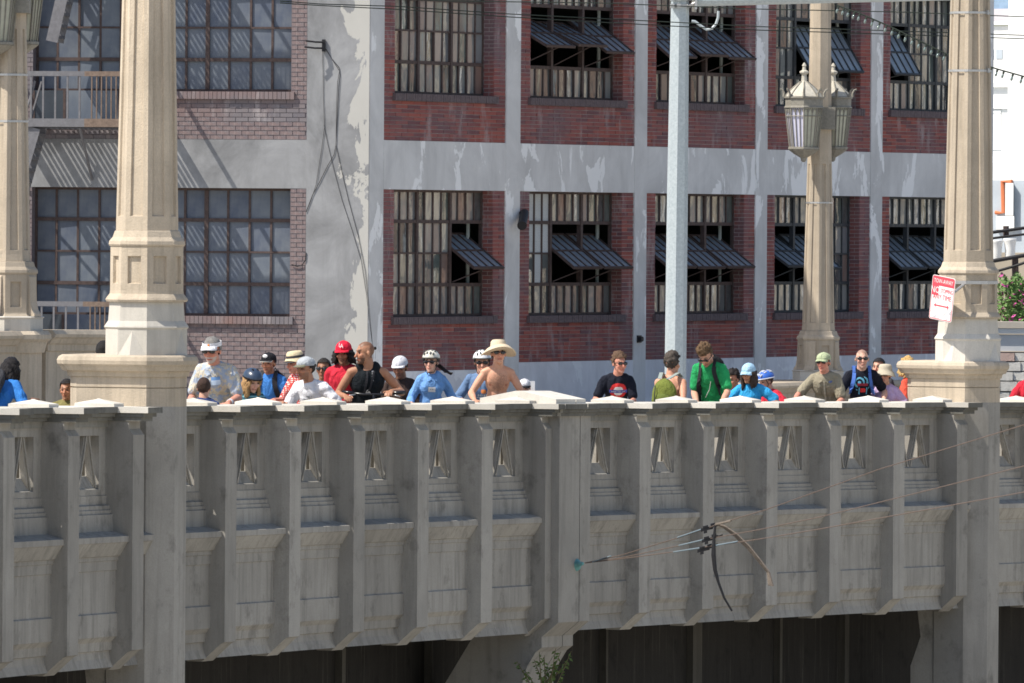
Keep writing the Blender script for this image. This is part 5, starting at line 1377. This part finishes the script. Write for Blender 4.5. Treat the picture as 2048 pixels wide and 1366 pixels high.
def backpack(p, mt, label, mt2=None, w=.15, h=.22, d=.09, drop=.0, print_=None):
    c = p.CH - p.fc * (.115 * p.k + d) - p.u * (.03 + drop)
    t = thing('backpack', label, 'backpack', c - p.u * h)
    m = MB(); m.ell(c, p.r * w, p.fc * d, p.u * h, 20, 14); m.ell(c - p.u * h * .35, p.r * w * 1.02, p.fc * d * 1.05, p.u * h * .62, 18, 10); m.ell(c + p.u * h * .45, p.r * w * .8, p.fc * d * .9, p.u * h * .45, 16, 10)
    me = remesh(m, .014, 2, 'bag'); wrinkle(me, .006, 5); link('bag', me, mt, t)
    m = MB(); m.ell(c - p.fc * d * .75 - p.u * h * .32, p.r * w * .78, p.fc * d * .5, p.u * h * .42, 16, 10); me = remesh(m, .014, 2, 'pocket'); wrinkle(me, .004, 6); link('pocket', me, mt2 or mt, t)
    m = MB(); m.tube([c + p.u * h * .95 - p.r * .03, c + p.u * (h * .95 + .04), c + p.u * h * .95 + p.r * .03], .009, 6)
    m.tube([c - p.fc * d * 1.02 + p.r * w * .55 + p.u * h * .5, c - p.fc * d * 1.3 + p.r * w * .5, c - p.fc * d * 1.2 + p.r * w * .55 - p.u * h * .7], .007, 5); m.build('loop', M_STRAP, t)
    return t, c
def shoulder_straps(p, parent, mt, wd=.045, x0=.085, low=-.12):
    for sx in (-1, 1):
        pts = [(sx * (x0 + .0), .135), (sx * (x0 + .005), .07), (sx * (x0 + .02), 0), (sx * (x0 + .045), low)]
        o = strap_line(p, pts, wd, mt, 'shoulder_strap', parent)
        m = MB(); a = project(p, sx * x0, .135, .01); b = p.SC + p.r * sx * x0 * p.k + p.u * .075 * p.k; c = p.SC + p.r * sx * x0 * p.k - p.fc * .09 * p.k + p.u * .02
        q = p.r * wd * .5
        m.loft([[v - q, v + q, v + q + p.u * .008, v - q + p.u * .008] for v in (a, b, c)]); m.build('shoulder_strap', mt, parent)
def collar(p, mt, V=.07):
    m = MB()
    for sx in (-1, 1):
        a = p.N + p.r * sx * .06 * p.k - p.fc * .03 + p.u * .025; b = p.N + p.r * sx * .062 * p.k + p.fc * .05 * p.k + p.u * .01; c = project(p, sx * .012, .11, .012); d = project(p, sx * .055, .085, .016); e = p.N + p.r * sx * .085 * p.k + p.fc * .04 * p.k - p.u * .02; f_ = p.N + p.r * sx * .08 * p.k - p.fc * .04
        m.add([a, b, c, d, e, f_], [(0, 1, 4, 5), (1, 2, 3, 4)]); 
    return m.build('collar', mt, p.t)

wht = cloth('white cotton', (.74, .74, .78)); 
M_W = plain('white print', (.75, .75, .75), .7, .05, 20, 0); M_R = plain('red print', (.70, .04, .04), .7, .05, 20, 0); M_B = plain('blue print', (.06, .08, .36), .7, .05, 20, 0)
# ---- left of and beside the left pillar
p = person('black haired person in bright blue t-shirt bending at the left frame edge', 22, 741, .75, 150, 38, 150, 25, k=1.02, skin='brown', shirt=cloth('vivid blue jersey', (.04, .20, .58)), sleeve=.75, hair=(.012, .010, .012), hairlen=2, arms=((64, 800, .1), None), eyes=False, mouth=False)
t, c = backpack(p, cloth('charcoal nylon', (.05, .052, .06)), 'dark grey backpack on the blue shirted person at the left edge', cloth('black nylon', (.015, .015, .018)), .15, .21, .085)
person('boy with black hair and olive shirt peering over the wall left of the left pillar', 133, 780, .30, -12, 6, None, 4, k=.86, skin='olive', shirt=cloth('olive cotton', (.20, .18, .07)), hair=(.015, .012, .012), hairlen=0)
person('person with black hair half hidden behind the base of the left pillar', 208, 706, 1.7, 170, 3, None, 0, k=1.02, skin='tan', shirt=cloth('dark grey cotton', (.07, .07, .08)), hair=(.012, .01, .01), hairlen=0, eyes=False, mouth=False)
# ---- visor man
p = person('grey bearded man in white visor, sunglasses and patterned beige shirt', 424, 702, .34, -16, 26, -20, 10, k=1.15, skin='red', arms=((382, 800, -.30, .5), (457, 806, -.36, .5)), shirt=cloth('patterned aloha shirt', (.60, .54, .43), (.36, .42, .52), 'print', 15), sleeve=.72, hair=(.22, .21, .20), hairlen=0, beard=(.55, .52, .48), girth=1.15, glasses=True, bottoms=cloth('khaki shorts', (.30, .25, .17)))
m = MB(); A = np.linspace(0, 2 * math.pi, 27)[:-1]
m.loft([[p.hl(math.cos(a) * .088, -.010 + math.sin(a) * .109, z) for a in A] for z in (.048, .088)], 0, False)
brim(p, m, .08, .085, .075, .072, .03, .012)
vis = m.build('visor', wht, p.t, True, angle=50)
m = MB(); m.ell(p.hl(.01, .101, .074), p.rh * .014, p.fh * .006, p.uh * .013, 10, 6); m.build('emblem', plain('orange emblem', (.75, .25, .05), .7, .1, 20, 0), vis)
decal(p, 'name_tag', lambda a, b: 0 if abs(a) > .0 and b < .25 else 1, .085, .075, .035, .045, [plain('tag pale blue', (.55, .68, .85), .6, .05), plain('tag blue', (.16, .32, .62), .6, .05)], 10)
collar(p, MATS['patterned aloha shirt'])
for (sx) in (1,):
    wr, hd, pc, E_, S_ = p.hands[1]; m = MB(); m.tube([wr.lerp(E_, .10), wr.lerp(E_, .20)], .040, 12); m.build('wristband', wht, p.t)
person('child with dark brown hair seen from behind in front of the white visor man', 408, 777, .06, 172, 6, None, 0, k=.88, skin='light', shirt=cloth('navy cotton', (.03, .05, .14)), sleeve=.6, hair=(.045, .022, .015), hairlen=0, eyes=False, mouth=False)
p = person('blond girl in a dark blue helmet and striped teal shirt looking down', 505, 763, .42, 22, 14, 30, 20, k=.98, sex='f', skin='pale', shirt=cloth('teal striped knit', (.03, .10, .15), (.22, .50, .55), 'stripe', 26), sleeve=1.8, hair=(.42, .25, .11), hairlen=2, arms=((485, 812), (545, 812)), hat=True)
helmet(p, plain('navy helmet shell', (.035, .055, .095), .3, .1, 10, 0, .5), plain('matt black vents', (.02, .022, .028), .9, .1, 20, 0, .1), smooth=True)
p = person('young man in black cap with white badge and blue shirt behind the striped girl', 537, 727, 1.5, -18, 6, -24, 2, k=.97, skin='tan', shirt=cloth('royal blue cotton', (.05, .19, .52)), sleeve=.5, hair=(.015, .012, .01), hairlen=0, stubble=(.06, .04, .03), hat=True)
cp = cap_hat(p, cloth('black twill', (.018, .018, .022)), None, True, d=.07)
m = MB(); m.ell(p.hl(0, .088, .088), p.rh * .034, p.fh * .014, p.uh * .024, 12, 6); m.build('emblem', M_W, cp); 
m = MB(); brim(p, m, .079, .072, .07, .049, .02, .004); m.build('brim_edge', plain('pale under brim', (.55, .55, .5), .8), cp)
t, c = backpack(p, cloth('black nylon', (.015, .015, .018)), 'black backpack worn by the man in the black cap with white badge'); shoulder_straps(p, t, M_STRAP, .05)
p = person('woman in straw topped hat and red checked shirt beside the grey cap man', 590, 727, .95, -50, 14, -58, 8, k=.95, sex='f', skin='red', shirt=cloth('red gingham', (.68, .07, .06), (.78, .66, .62), 'check', 42), sleeve=1.25, hair=(.30, .20, .12), hairlen=0, arms=((548, 800, -.2), None), hat=True)
wide_hat(p, plain('straw weave', (.62, .52, .34), .9, .25, 40, .5), .125, .012, .075, 'straw_hat', plain('charcoal hat band', (.06, .055, .06), .9))
m = MB(); brim(p, m, .1, .085, .06, .052, .022, .006); m.build('brim', plain('charcoal hat band', (.06, .055, .06), .9), p.t)
p = person('man in a light grey cap and white t-shirt leaning low over the wall looking left', 611, 738, .32, -28, 28, -52, 3, k=1.06, skin='tan', shirt=wht, sleeve=.72, arms=((566, 806, -.30, .6), (655, 818, -.25, .9)), hair=(.02, .015, .012), hairlen=0, stubble=(.08, .05, .04), hat=True)
cap_hat(p, cloth('grey marl cap', (.42, .45, .48)), plain('olive brim', (.16, .16, .11), .9), True, d=.075)
decal(p, 'shirt_print', lambda a, b: (0 if (math.sin(a * 7 + b * 3) + math.sin(b * 9) > .1) else None) if a * a + b * b < .9 else None, .13, .15, .02, -.02, [plain('faded grey print', (.30, .32, .35), .8)], 20)
person('short haired man in dark sunglasses peering between the grey cap and the red cap', 647, 739, 2.1, -14, 4, None, 0, k=1.0, skin='brown', shirt=cloth('dark grey cotton', (.07, .07, .08)), hair=(.02, .015, .012), hairlen=0, glasses=True)
# ---- red cap and tank top
p = person('long haired man in a red cap and oversized red t-shirt', 687, 707, .80, -12, 8, -14, 6, k=1.06, skin='olive', shirt=cloth('bright red cotton', (.60, .03, .055)), sleeve=.95, arms=((664, 806, -.15, .5), (712, 812, -.1, .4)), hair=(.014, .010, .010), hairlen=3, girth=1.1, stubble=(.07, .05, .04), hat=True)
cp = cap_hat(p, cloth('red cap twill', (.70, .02, .05)), None, True, d=.085, tall=.085)
for s_, dx, dz in (('L', -.012, .006), ('A', .008, -.004)):
    m = MB(); vs, fs = text_geo(s_, .062, dx, dz, lambda a, b: p.hl(a, .1015 - (b + .01) * .28, .094 + b), .9); m.add(vs, fs); m.build('lettering', M_W, cp, fix=False)
p = person('shaven headed man in black tank top looking left, holding a handlebar', 730, 706, .42, 10, 20, -66, 4, k=1.12, skin='olive', shirt=cloth('black jersey', (.010, .014, .018)), tank=True, ss=1.16, arms=((690, 792, -.22, .6), (783, 783, -.20, 1.2)), hair=(.03, .02, .015), hairlen=-1, beard=(.06, .04, .03), girth=1.12)
m = MB(); m.ell(p.hl(.0, -.112, .04), p.rh * .02, p.fh * .02, p.uh * .02, 8, 6); m.build('hair', hairm((.02, .015, .012)), p.t, True)
decal(p, 'shirt_print', lambda a, b: 0 if (abs(a) + b < .7 and b > -.8 and abs(a) + b * 1.0 > .25) or (abs(b + .1) < .12 and abs(a) < .5) else None, .075, .10, -.01, -.075, [M_W], 16)
strap_line(p, [(-.02, .13), (-.035, .0), (-.04, -.09)], .02, M_STRAP, 'lanyard'); strap_line(p, [(.05, .13), (.02, .02), (.0, -.06)], .02, M_STRAP, 'lanyard')
decal(p, 'shirt_text', lambda a, b: 0 if math.sin(b * 16) > -.2 and abs(a) < .8 else None, .022, .10, .035, .085, [plain('grey print', (.42, .42, .42), .8)], 14)
tank = p
p = person('man in a white flat cap and dark brown shirt behind the tank top man', 800, 736, .95, -14, 8, -18, 12, k=1.03, skin='brown', shirt=cloth('dark brown cotton', (.055, .035, .03)), sleeve=.95, hair=(.015, .012, .01), hairlen=0, stubble=(.05, .03, .03), hat=True)
cap_hat(p, cloth('white twill', (.66, .66, .70)), None, True, d=.06, tall=.084)
# ---- helmets, blue shirts and the shirtless man
p = person('dark haired woman in silvery cycle helmet, sunglasses and bright blue long sleeved shirt', 862, 725, .42, 8, 10, -16, 2, k=.97, sex='f', skin='pale', shirt=cloth('sky blue cotton', (.17, .35, .68)), sleeve=1.9, arms=((822, 806, -.25, .4), (897, 818, -.10, .8)), hair=(.018, .013, .013), hairlen=0, glasses=True, hat=True)
helmet(p, plain('silver helmet shell', (.62, .60, .52), .3, .15, 12, 0, .6), plain('helmet vents', (.10, .10, .09), .6))
m = MB(); rng = random.Random(2)
for q in range(9):
    m.tube([p.hl(.03 + .006 * q, -.10, -.03), p.hl(.07 + .008 * q, -.12, -.06 - .004 * q), p.hl(.12 + .012 * q, -.10, -.09 - .006 * q), p.hl(.15 + .012 * q, -.06, -.12)], [.012, .018, .016, .005], 6)
m.build('hair', hairm((.018, .013, .013)), p.t, True)
collar(p, MATS['sky blue cotton'])
decal(p, 'name_tag', lambda a, b: 1 if (abs(b - .1) < .25 and abs(a) < .6 and math.sin(a * 12) > -.3) else 0, .085, .06, -.01, -.01, [M_W, plain('tag grey', (.35, .35, .36), .8)], 12)
p = person('man in white cycle helmet and slate blue long sleeves behind the shirtless man', 964, 726, .95, -6, 14, 2, 4, k=1.05, skin='light', shirt=cloth('slate blue jersey', (.13, .21, .36)), sleeve=1.75, arms=((924, 800, -.25, .8), (1000, 806)), hair=(.30, .22, .15), hairlen=0, glasses=True, girth=1.08, hat=True)
helmet(p, plain('white helmet shell', (.70, .72, .74), .3, .08, 12, 0, .6), plain('helmet vents', (.10, .10, .09), .6))
decal(p, 'shirt_print', lambda a, b: 0 if (b > .1 and a * a + (b - .55) ** 2 < .16) else (1 if (abs(b + .15) < .18 and math.sin(a * 22) > -.1) or abs(b + .6) < .06 else None), .16, .13, .03, -.04, [plain('orange print', (.60, .20, .06), .8), M_W], 22)
p = person('bare chested man in a wide beige sun hat and sunglasses leaning on the wall', 997, 708, .34, 6, 14, 10, -6, k=1.06, skin=(.66, .37, .25), arms=((949, 800, -.30, .8), (1040, 800, -.26, .8)), hair=(.10, .06, .04), hairlen=0, chest=True, girth=.97, glasses=True, bottoms=cloth('grey shorts', (.3, .3, .3)), hat=True)
wide_hat(p, plain('sand canvas', (.60, .50, .36), .9, .08, 20, .2), .195, .045, .085, up=.05)
p = person('child in a white and black cap just visible over the centre capstone', 1049, 776, .5, -6, 4, None, 4, k=.84, skin='pale', shirt=cloth('pale grey cotton', (.6, .6, .62)), hair=(.05, .03, .02), hairlen=0, stubble=None, hat=True)
cap_hat(p, cloth('white twill', (.66, .66, .70)), plain('black brim', (.015, .015, .018), .7), False, d=.06, drop=.03)
m = MB(); A_ = at(1065, 775, p.H.y + .3); m.box(A_.x - .05, A_.x + .03, A_.y - .01, A_.y + .01, A_.z - .16, A_.z + .08); m.box(A_.x - .06, A_.x + .0, A_.y - .04, A_.y - .012, A_.z - .18, A_.z - .06, 1)
tag(m.build('flag', [M_W, plain('orange print', (.60, .20, .06), .8)]), 'white and orange bicycle flag behind the child in the white cap', 'flag')
# ---- right of the joint
p = person('curly haired man in black t-shirt printed with red ring and blue bar', 1239, 728, .40, 8, 24, 28, 2, k=1.0, skin='red', shirt=cloth('black cotton', (.012, .014, .024)), sleeve=.72, arms=((1205, 806, -.28, .7), (1257, 806, -.34, .6)), hair=(.13, .075, .045), hairlen=1, glasses=True, girth=1.08)
decal(p, 'shirt_print', lambda a, b: (1 if abs(b + .05) < .17 else 2 if a * a + b * b < .30 else 0 if a * a + b * b < .86 else None) if (a * a + b * b < .86 or (abs(b + .05) < .17)) else None, .215, .215, .0, .0, [M_R, M_B, M_W], 34)
m = MB(); vs, fs = text_geo('MIND THE GAP', .030, 0, -.007, lambda a, b: project(p, a, b, .010), .85); m.add(vs, fs); m.build('lettering', M_W, p.t, fix=False)
p = person('bare shouldered dark haired man seen from behind wearing a green backpack', 1345, 729, .52, 158, 6, 150, 0, k=1.08, skin=(.62, .33, .22), arms=((1374, 822, .02, .3), (1332, 815, .22, .1)), hair=(.075, .06, .05), hairlen=1, eyes=False, mouth=False)
t, c = backpack(p, cloth('moss green nylon', (.16, .19, .04)), 'moss green backpack with black badge on the bare shouldered man', cloth('dark moss nylon', (.12, .15, .035)), .165, .215, .095, .05)
m = MB(); 
for sx in (-1, 1):
    a = c + p.u * .2 + p.r * sx * .06 - p.fc * .03; b = p.SC + p.r * sx * .10 * p.k + p.u * .07; q = p.r * .026
    b2 = p.SC + p.r * sx * .11 + p.fc * .10 + p.u * .03
    m.loft([[v - q, v + q, v + q + p.u * .01, v - q + p.u * .01] for v in (a, b - p.fc * .05, b2)])
m.build('shoulder_strap', plain('grey webbing', (.26, .30, .28), .8, .15, 30, .2), t)
m = MB(); m.ell(c - p.fc * .125 - p.u * .14, p.r * .07, p.fc * .012, p.u * .028, 14, 6); m.build('badge', M_BLK, t)
p = person('curly brown haired man in green t-shirt bending his head down', 1411, 711, .30, -20, 22, -24, 48, k=1.10, skin='light', shirt=cloth('emerald green cotton', (.025, .33, .11)), sleeve=.72, arms=((1394, 806, -.24, .5), (1443, 808, -.30, .5)), hair=(.12, .07, .035), hairlen=1, stubble=(.12, .07, .05), glasses=True, bottoms=cloth('black and white patterned shorts', (.02, .02, .02), (.6, .6, .6), 'zebra', 28))
t, c = backpack(p, cloth('black nylon', (.015, .015, .018)), 'black backpack on the man in the green t-shirt'); shoulder_straps(p, t, M_STRAP, .042, .08, -.2)
m = MB(); m.loft([[project(p, a + s1, b, .012) for s1 in (-.014, .014)] + [project(p, a + s1, b, .02) for s1 in (.014, -.014)] for a, b in ((-.10, -.05), (-.125, -.14), (-.13, -.24), (-.135, -.33))]); m.build('loose_strap', M_STRAP, t)
m = MB(); m.tube([project(p, .04, -.02, .012), project(p, .01, -.12, .012), project(p, -.05, -.22, .012)], .004, 5); m.build('earphone_wire', M_W, p.t)
person('dark haired head low between the green t-shirt and the light blue cap', 1466, 760, 1.5, -40, 8, None, 8, k=.92, skin='tan', shirt=cloth('dark grey cotton', (.07, .07, .08)), hair=(.018, .013, .012), hairlen=1)
p = person('woman in a pale blue cap, sunglasses and turquoise t-shirt with an orange print', 1497, 748, .36, -16, 16, -28, 6, k=.98, sex='f', skin='tan', shirt=cloth('turquoise cotton', (.04, .35, .70)), sleeve=.75, arms=((1446, 808, -.26, 1.2), (1543, 806, -.22, 1.2)), hair=(.05, .03, .022), hairlen=2, glasses=True, ss=1.12, hat=True)
cap_hat(p, cloth('pale blue cap', (.40, .62, .80)), None, False, d=.075, drop=.035, tall=.088)
decal(p, 'shirt_print', lambda a, b: 0 if min((a - .5) ** 2, (a + .5) ** 2) * 1.2 + (b * .9) ** 2 < .22 else None, .17, .08, .01, -.07, [plain('orange yellow print', (.72, .42, .06), .8)], 20)
p = person('child in a blue and white striped helmet and red t-shirt behind the turquoise shirt', 1532, 763, .80, -52, 16, -60, 16, k=.92, skin='light', shirt=cloth('bright red cotton', (.60, .03, .055)), sleeve=.75, hair=(.12, .06, .04), hairlen=0, arms=((1520, 812), (1568, 822)), hat=True)
hm = helmet(p, plain('blue helmet shell', (.04, .13, .50), .3, .1, 12, 0, .6), plain('helmet stripes', (.62, .64, .68), .4))
# ---- right hand group
p = person('sunburnt man in pale green cap, sunglasses and khaki pocket shirt', 1647, 725, .36, -14, 24, -24, 2, k=1.04, skin=(.64, .30, .22), shirt=cloth('khaki cotton', (.29, .26, .19)), sleeve=.78, arms=((1590, 800, -.30, 1.1), (1670, 812, -.30, .5)), hair=(.35, .33, .30), hairlen=0, glasses=True, girth=1.12, hat=True)
cap_hat(p, cloth('pale green cap', (.42, .48, .30)), None, False, d=.07, drop=.022, tall=.072)
collar(p, MATS['khaki cotton'])
for sx in (-1, 1):
    decal(p, 'pocket', lambda a, b: 0, .095, .11, sx * .085, -.02, [MATS['khaki cotton']], 6, .010)
    decal(p, 'pocket_flap', lambda a, b: 0, .10, .03, sx * .085, .04, [MATS['khaki cotton']], 6, .017)
decal(p, 'pocket_badge', lambda a, b: 0 if a * a + b * b < 1 else None, .04, .03, .085, .09, [plain('badge blue', (.12, .16, .3), .8)], 8)
strap_line(p, [(.01, .10), (.012, -.02), (.012, -.16)], .022, plain('placket', (.38, .35, .27), .9), 'placket', None, .008)
p = person('bald man in narrow sunglasses and a black t-shirt with a blue and red print', 1724, 718, .50, 4, 14, 4, 2, k=1.05, skin='pale', shirt=cloth('black cotton', (.012, .014, .024)), sleeve=.70, arms=((1676, 806, -.30, .8), (1768, 800, -.1, .8)), hair=(.08, .06, .05), hairlen=-1, glasses=True, stubble=(.3, .2, .17))
decal(p, 'shirt_print', lambda a, b: (2 if abs(a - .12) < .30 and abs(b + .52) < .22 and a + b < .0 or (abs(a - .12) < .26 and abs(b + .5) < .16) else 1 if (abs(b - .1) < .14 and abs(a - .05) < .6) else 0 if (a * a + (b - .1) ** 2 < .75 and math.sin(math.hypot(a + .3, b - .3) * 16) > .0 and (b > .15 or a < -.45 or a > .72)) or (abs(abs(a - .1) - .42) < .06 and b < -.25) else None), .22, .23, .0, -.01, [plain('pale blue print', (.14, .42, .58), .8), plain('dark red print', (.30, .03, .05), .8), M_R], 34)
t, c = backpack(p, cloth('navy nylon', (.03, .05, .12)), 'navy backpack with blue straps worn by the bald man'); shoulder_straps(p, t, plain('blue webbing', (.07, .16, .50), .8, .1, 30, .2), .04, .095)
person('dark haired man behind the shoulder of the bald man', 1757, 735, 1.6, -26, 4, None, 0, k=.97, skin='light', shirt=cloth('dark grey cotton', (.07, .07, .08)), hair=(.014, .013, .015), hairlen=0)
p = person('woman in a beige bucket hat, sunglasses and lavender t-shirt', 1770, 751, .34, -12, 10, -24, 0, k=.96, sex='f', skin='light', shirt=cloth('lavender cotton', (.58, .44, .70)), sleeve=.66, arms=((1743, 814, -.22, .9), (1800, 812, -.22, .8)), hair=(.04, .025, .02), hairlen=0, glasses=True, hat=True)
wide_hat(p, plain('stone canvas', (.50, .45, .35), .9, .08, 20, .2), .140, .045, .08, 'bucket_hat')
p = person('curly blond person in orange red top half hidden by the right pillar', 1813, 737, 1.1, -120, 10, -130, 0, k=1.0, sex='f', skin='light', shirt=cloth('coral red cotton', (.72, .10, .06)), sleeve=.8, hair=(.55, .36, .14), hairlen=3, eyes=False, mouth=False)
m = MB(); m.loft([[p.hl(math.cos(a) * .092, -.012 + math.sin(a) * .112, z) for a in A] for z in (.035, .075)], 0, False); m.build('headband', wht, p.t)
p = person('person in a red top with a dark strap cut off by the right frame edge', 2062, 741, .45, -20, 12, None, 4, k=1.08, skin='tan', shirt=cloth('bright red cotton', (.60, .03, .055)), sleeve=.8, hair=(.02, .015, .012), hairlen=0, arms=((2030, 812, -.2, .9), None))
strap_line(p, [(-.06, .13), (-.02, .0), (.03, -.14)], .04, M_STRAP, 'strap')

# ================================================================ BICYCLES held at the wall
def bike_mesh():
    parts = []
    fr = MB(); wheels = []
    def T(pts, r_): fr.tube(pts, r_, 7)
    bb_, st, hd0, hd1, ra, fa = Vector((0, -.02, .28)), Vector((0, -.17, .78)), Vector((0, .38, .62)), Vector((0, .33, .80)), Vector((0, -.46, .34)), Vector((0, .56, .34))
    T([bb_, st], .016); T([st + Vector((0, .01, -.08)), hd1], .016); T([bb_, hd0], .018); T([hd0, hd1], .02); T([hd0, fa], .014)
    for sx in (-.05, .05): T([bb_ + Vector((sx, 0, 0)), ra + Vector((sx, 0, 0))], .01); T([st + Vector((sx * .4, 0, -.05)), ra + Vector((sx, 0, 0))], .009)
    T([st, st + Vector((0, -.04, .14))], .013)
    parts.append(('frame', fr))
    hb = MB(); c = hd1 + Vector((0, .06, .16)); hb.tube([hd1, c], .014, 8); hb.tube([c + Vector((-.30, -.06, .02)), c + Vector((-.1, 0, .0)), c + Vector((.1, 0, .0)), c + Vector((.30, -.06, .02))], .012, 8); parts.append(('handlebar', hb))
    for sx in (-1, 1):
        g_ = MB(); g_.tube([c + Vector((sx * .19, -.028, .012)), c + Vector((sx * .31, -.062, .02))], .018, 8); parts.append(('grip', g_))
        g_ = MB(); g_.tube([c + Vector((sx * .18, .0, .0)), c + Vector((sx * .26, .03, -.02))], .007, 6); parts.append(('brake_lever', g_))
    sd_ = MB(); q = st + Vector((0, -.04, .16)); sd_.ell(q + Vector((0, -.05, 0)), Vector((.075, 0, 0)), Vector((0, .09, 0)), Vector((0, 0, .03))); sd_.ell(q + Vector((0, .07, 0)), Vector((.03, 0, 0)), Vector((0, .1, 0)), Vector((0, 0, .022))); parts.append(('saddle', sd_))
    for w in (ra, fa):
        m = MB(); A_ = np.linspace(0, 2 * math.pi, 33); m.tube([w + Vector((0, math.cos(a) * .325, math.sin(a) * .325)) for a in A_], .018, 7, caps=False)
        for a in A_[:-1:2]: m.tube([w, w + Vector((0, math.cos(a) * .32, math.sin(a) * .32))], .0022, 4)
        parts.append(('wheel', m))
    return [(n, m.mesh(n)) for n, m in parts]
BIKE = bike_mesh()
bm_ = {'frame': plain('bike frame paint', (.10, .11, .13), .35, .1, 10, 0, .5), 'handlebar': M_BLK, 'grip': M_BLK, 'brake_lever': m_steel, 'saddle': M_BLK, 'wheel': M_BLK}
for n, me in BIKE: me.materials.append(bm_[n]); me.polygons.foreach_set('use_smooth', [True] * len(me.polygons))
def bicycle(label, hb, yaw):
    """hb: where the middle of the handlebar is; the wheels stand on the footway below"""
    # footway height under the bar
    best = min((abs(pm(s, -1.3, 0).y - hb.y), s) for s in np.arange(-4, 34, .25))[1]
    z0 = zcop(best) - 1.07
    f = Vector((math.sin(R(yaw)), -math.cos(R(yaw)), 0)); r = Vector((math.cos(R(yaw)), math.sin(R(yaw)), 0))
    sc_ = (hb.z - z0) / .96
    o = Vector((hb.x, hb.y, z0)) - f * .39 * sc_
    mw = Matrix(((r.x * sc_, f.x * sc_, 0, 0), (r.y * sc_, f.y * sc_, 0, 0), (0, 0, sc_, 0), (0, 0, 0, 1)))
    t = bpy.data.objects.new('bicycle', None); COL.objects.link(t); t.location = o; tag(t, label, 'bicycle', 'bicycles held at the wall')
    for n, me in BIKE:
        c = bpy.data.objects.new(n, me); COL.objects.link(c); c.parent = t; c.matrix_basis = mw
def mid(p): return (p.hands[0][2] + p.hands[1][2]) / 2 - Vector((0, 0, .02))
bicycle('bicycle whose black handlebar is gripped by the man in the black tank top', tank.hands[1][2] + Vector((-.20, 0, -.03)), 0)
for p in PERSONS:
    l = p.t['label']
    if l.startswith('bare chested'): bicycle('bicycle under the hands of the bare chested man in the sun hat', mid(p), 6)
    if l.startswith('woman in a pale blue'): bicycle('bicycle held by the woman in the pale blue cap', mid(p), -16)
    if l.startswith('sunburnt'): bicycle('bicycle held by the sunburnt man in the pale green cap', mid(p), -14)
    if l.startswith('dark haired woman in silvery'): bicycle('bicycle held by the woman in the silvery cycle helmet', mid(p), 8)
for o in list(bpy.data.objects):
    if '_w' in o: del o['_w']
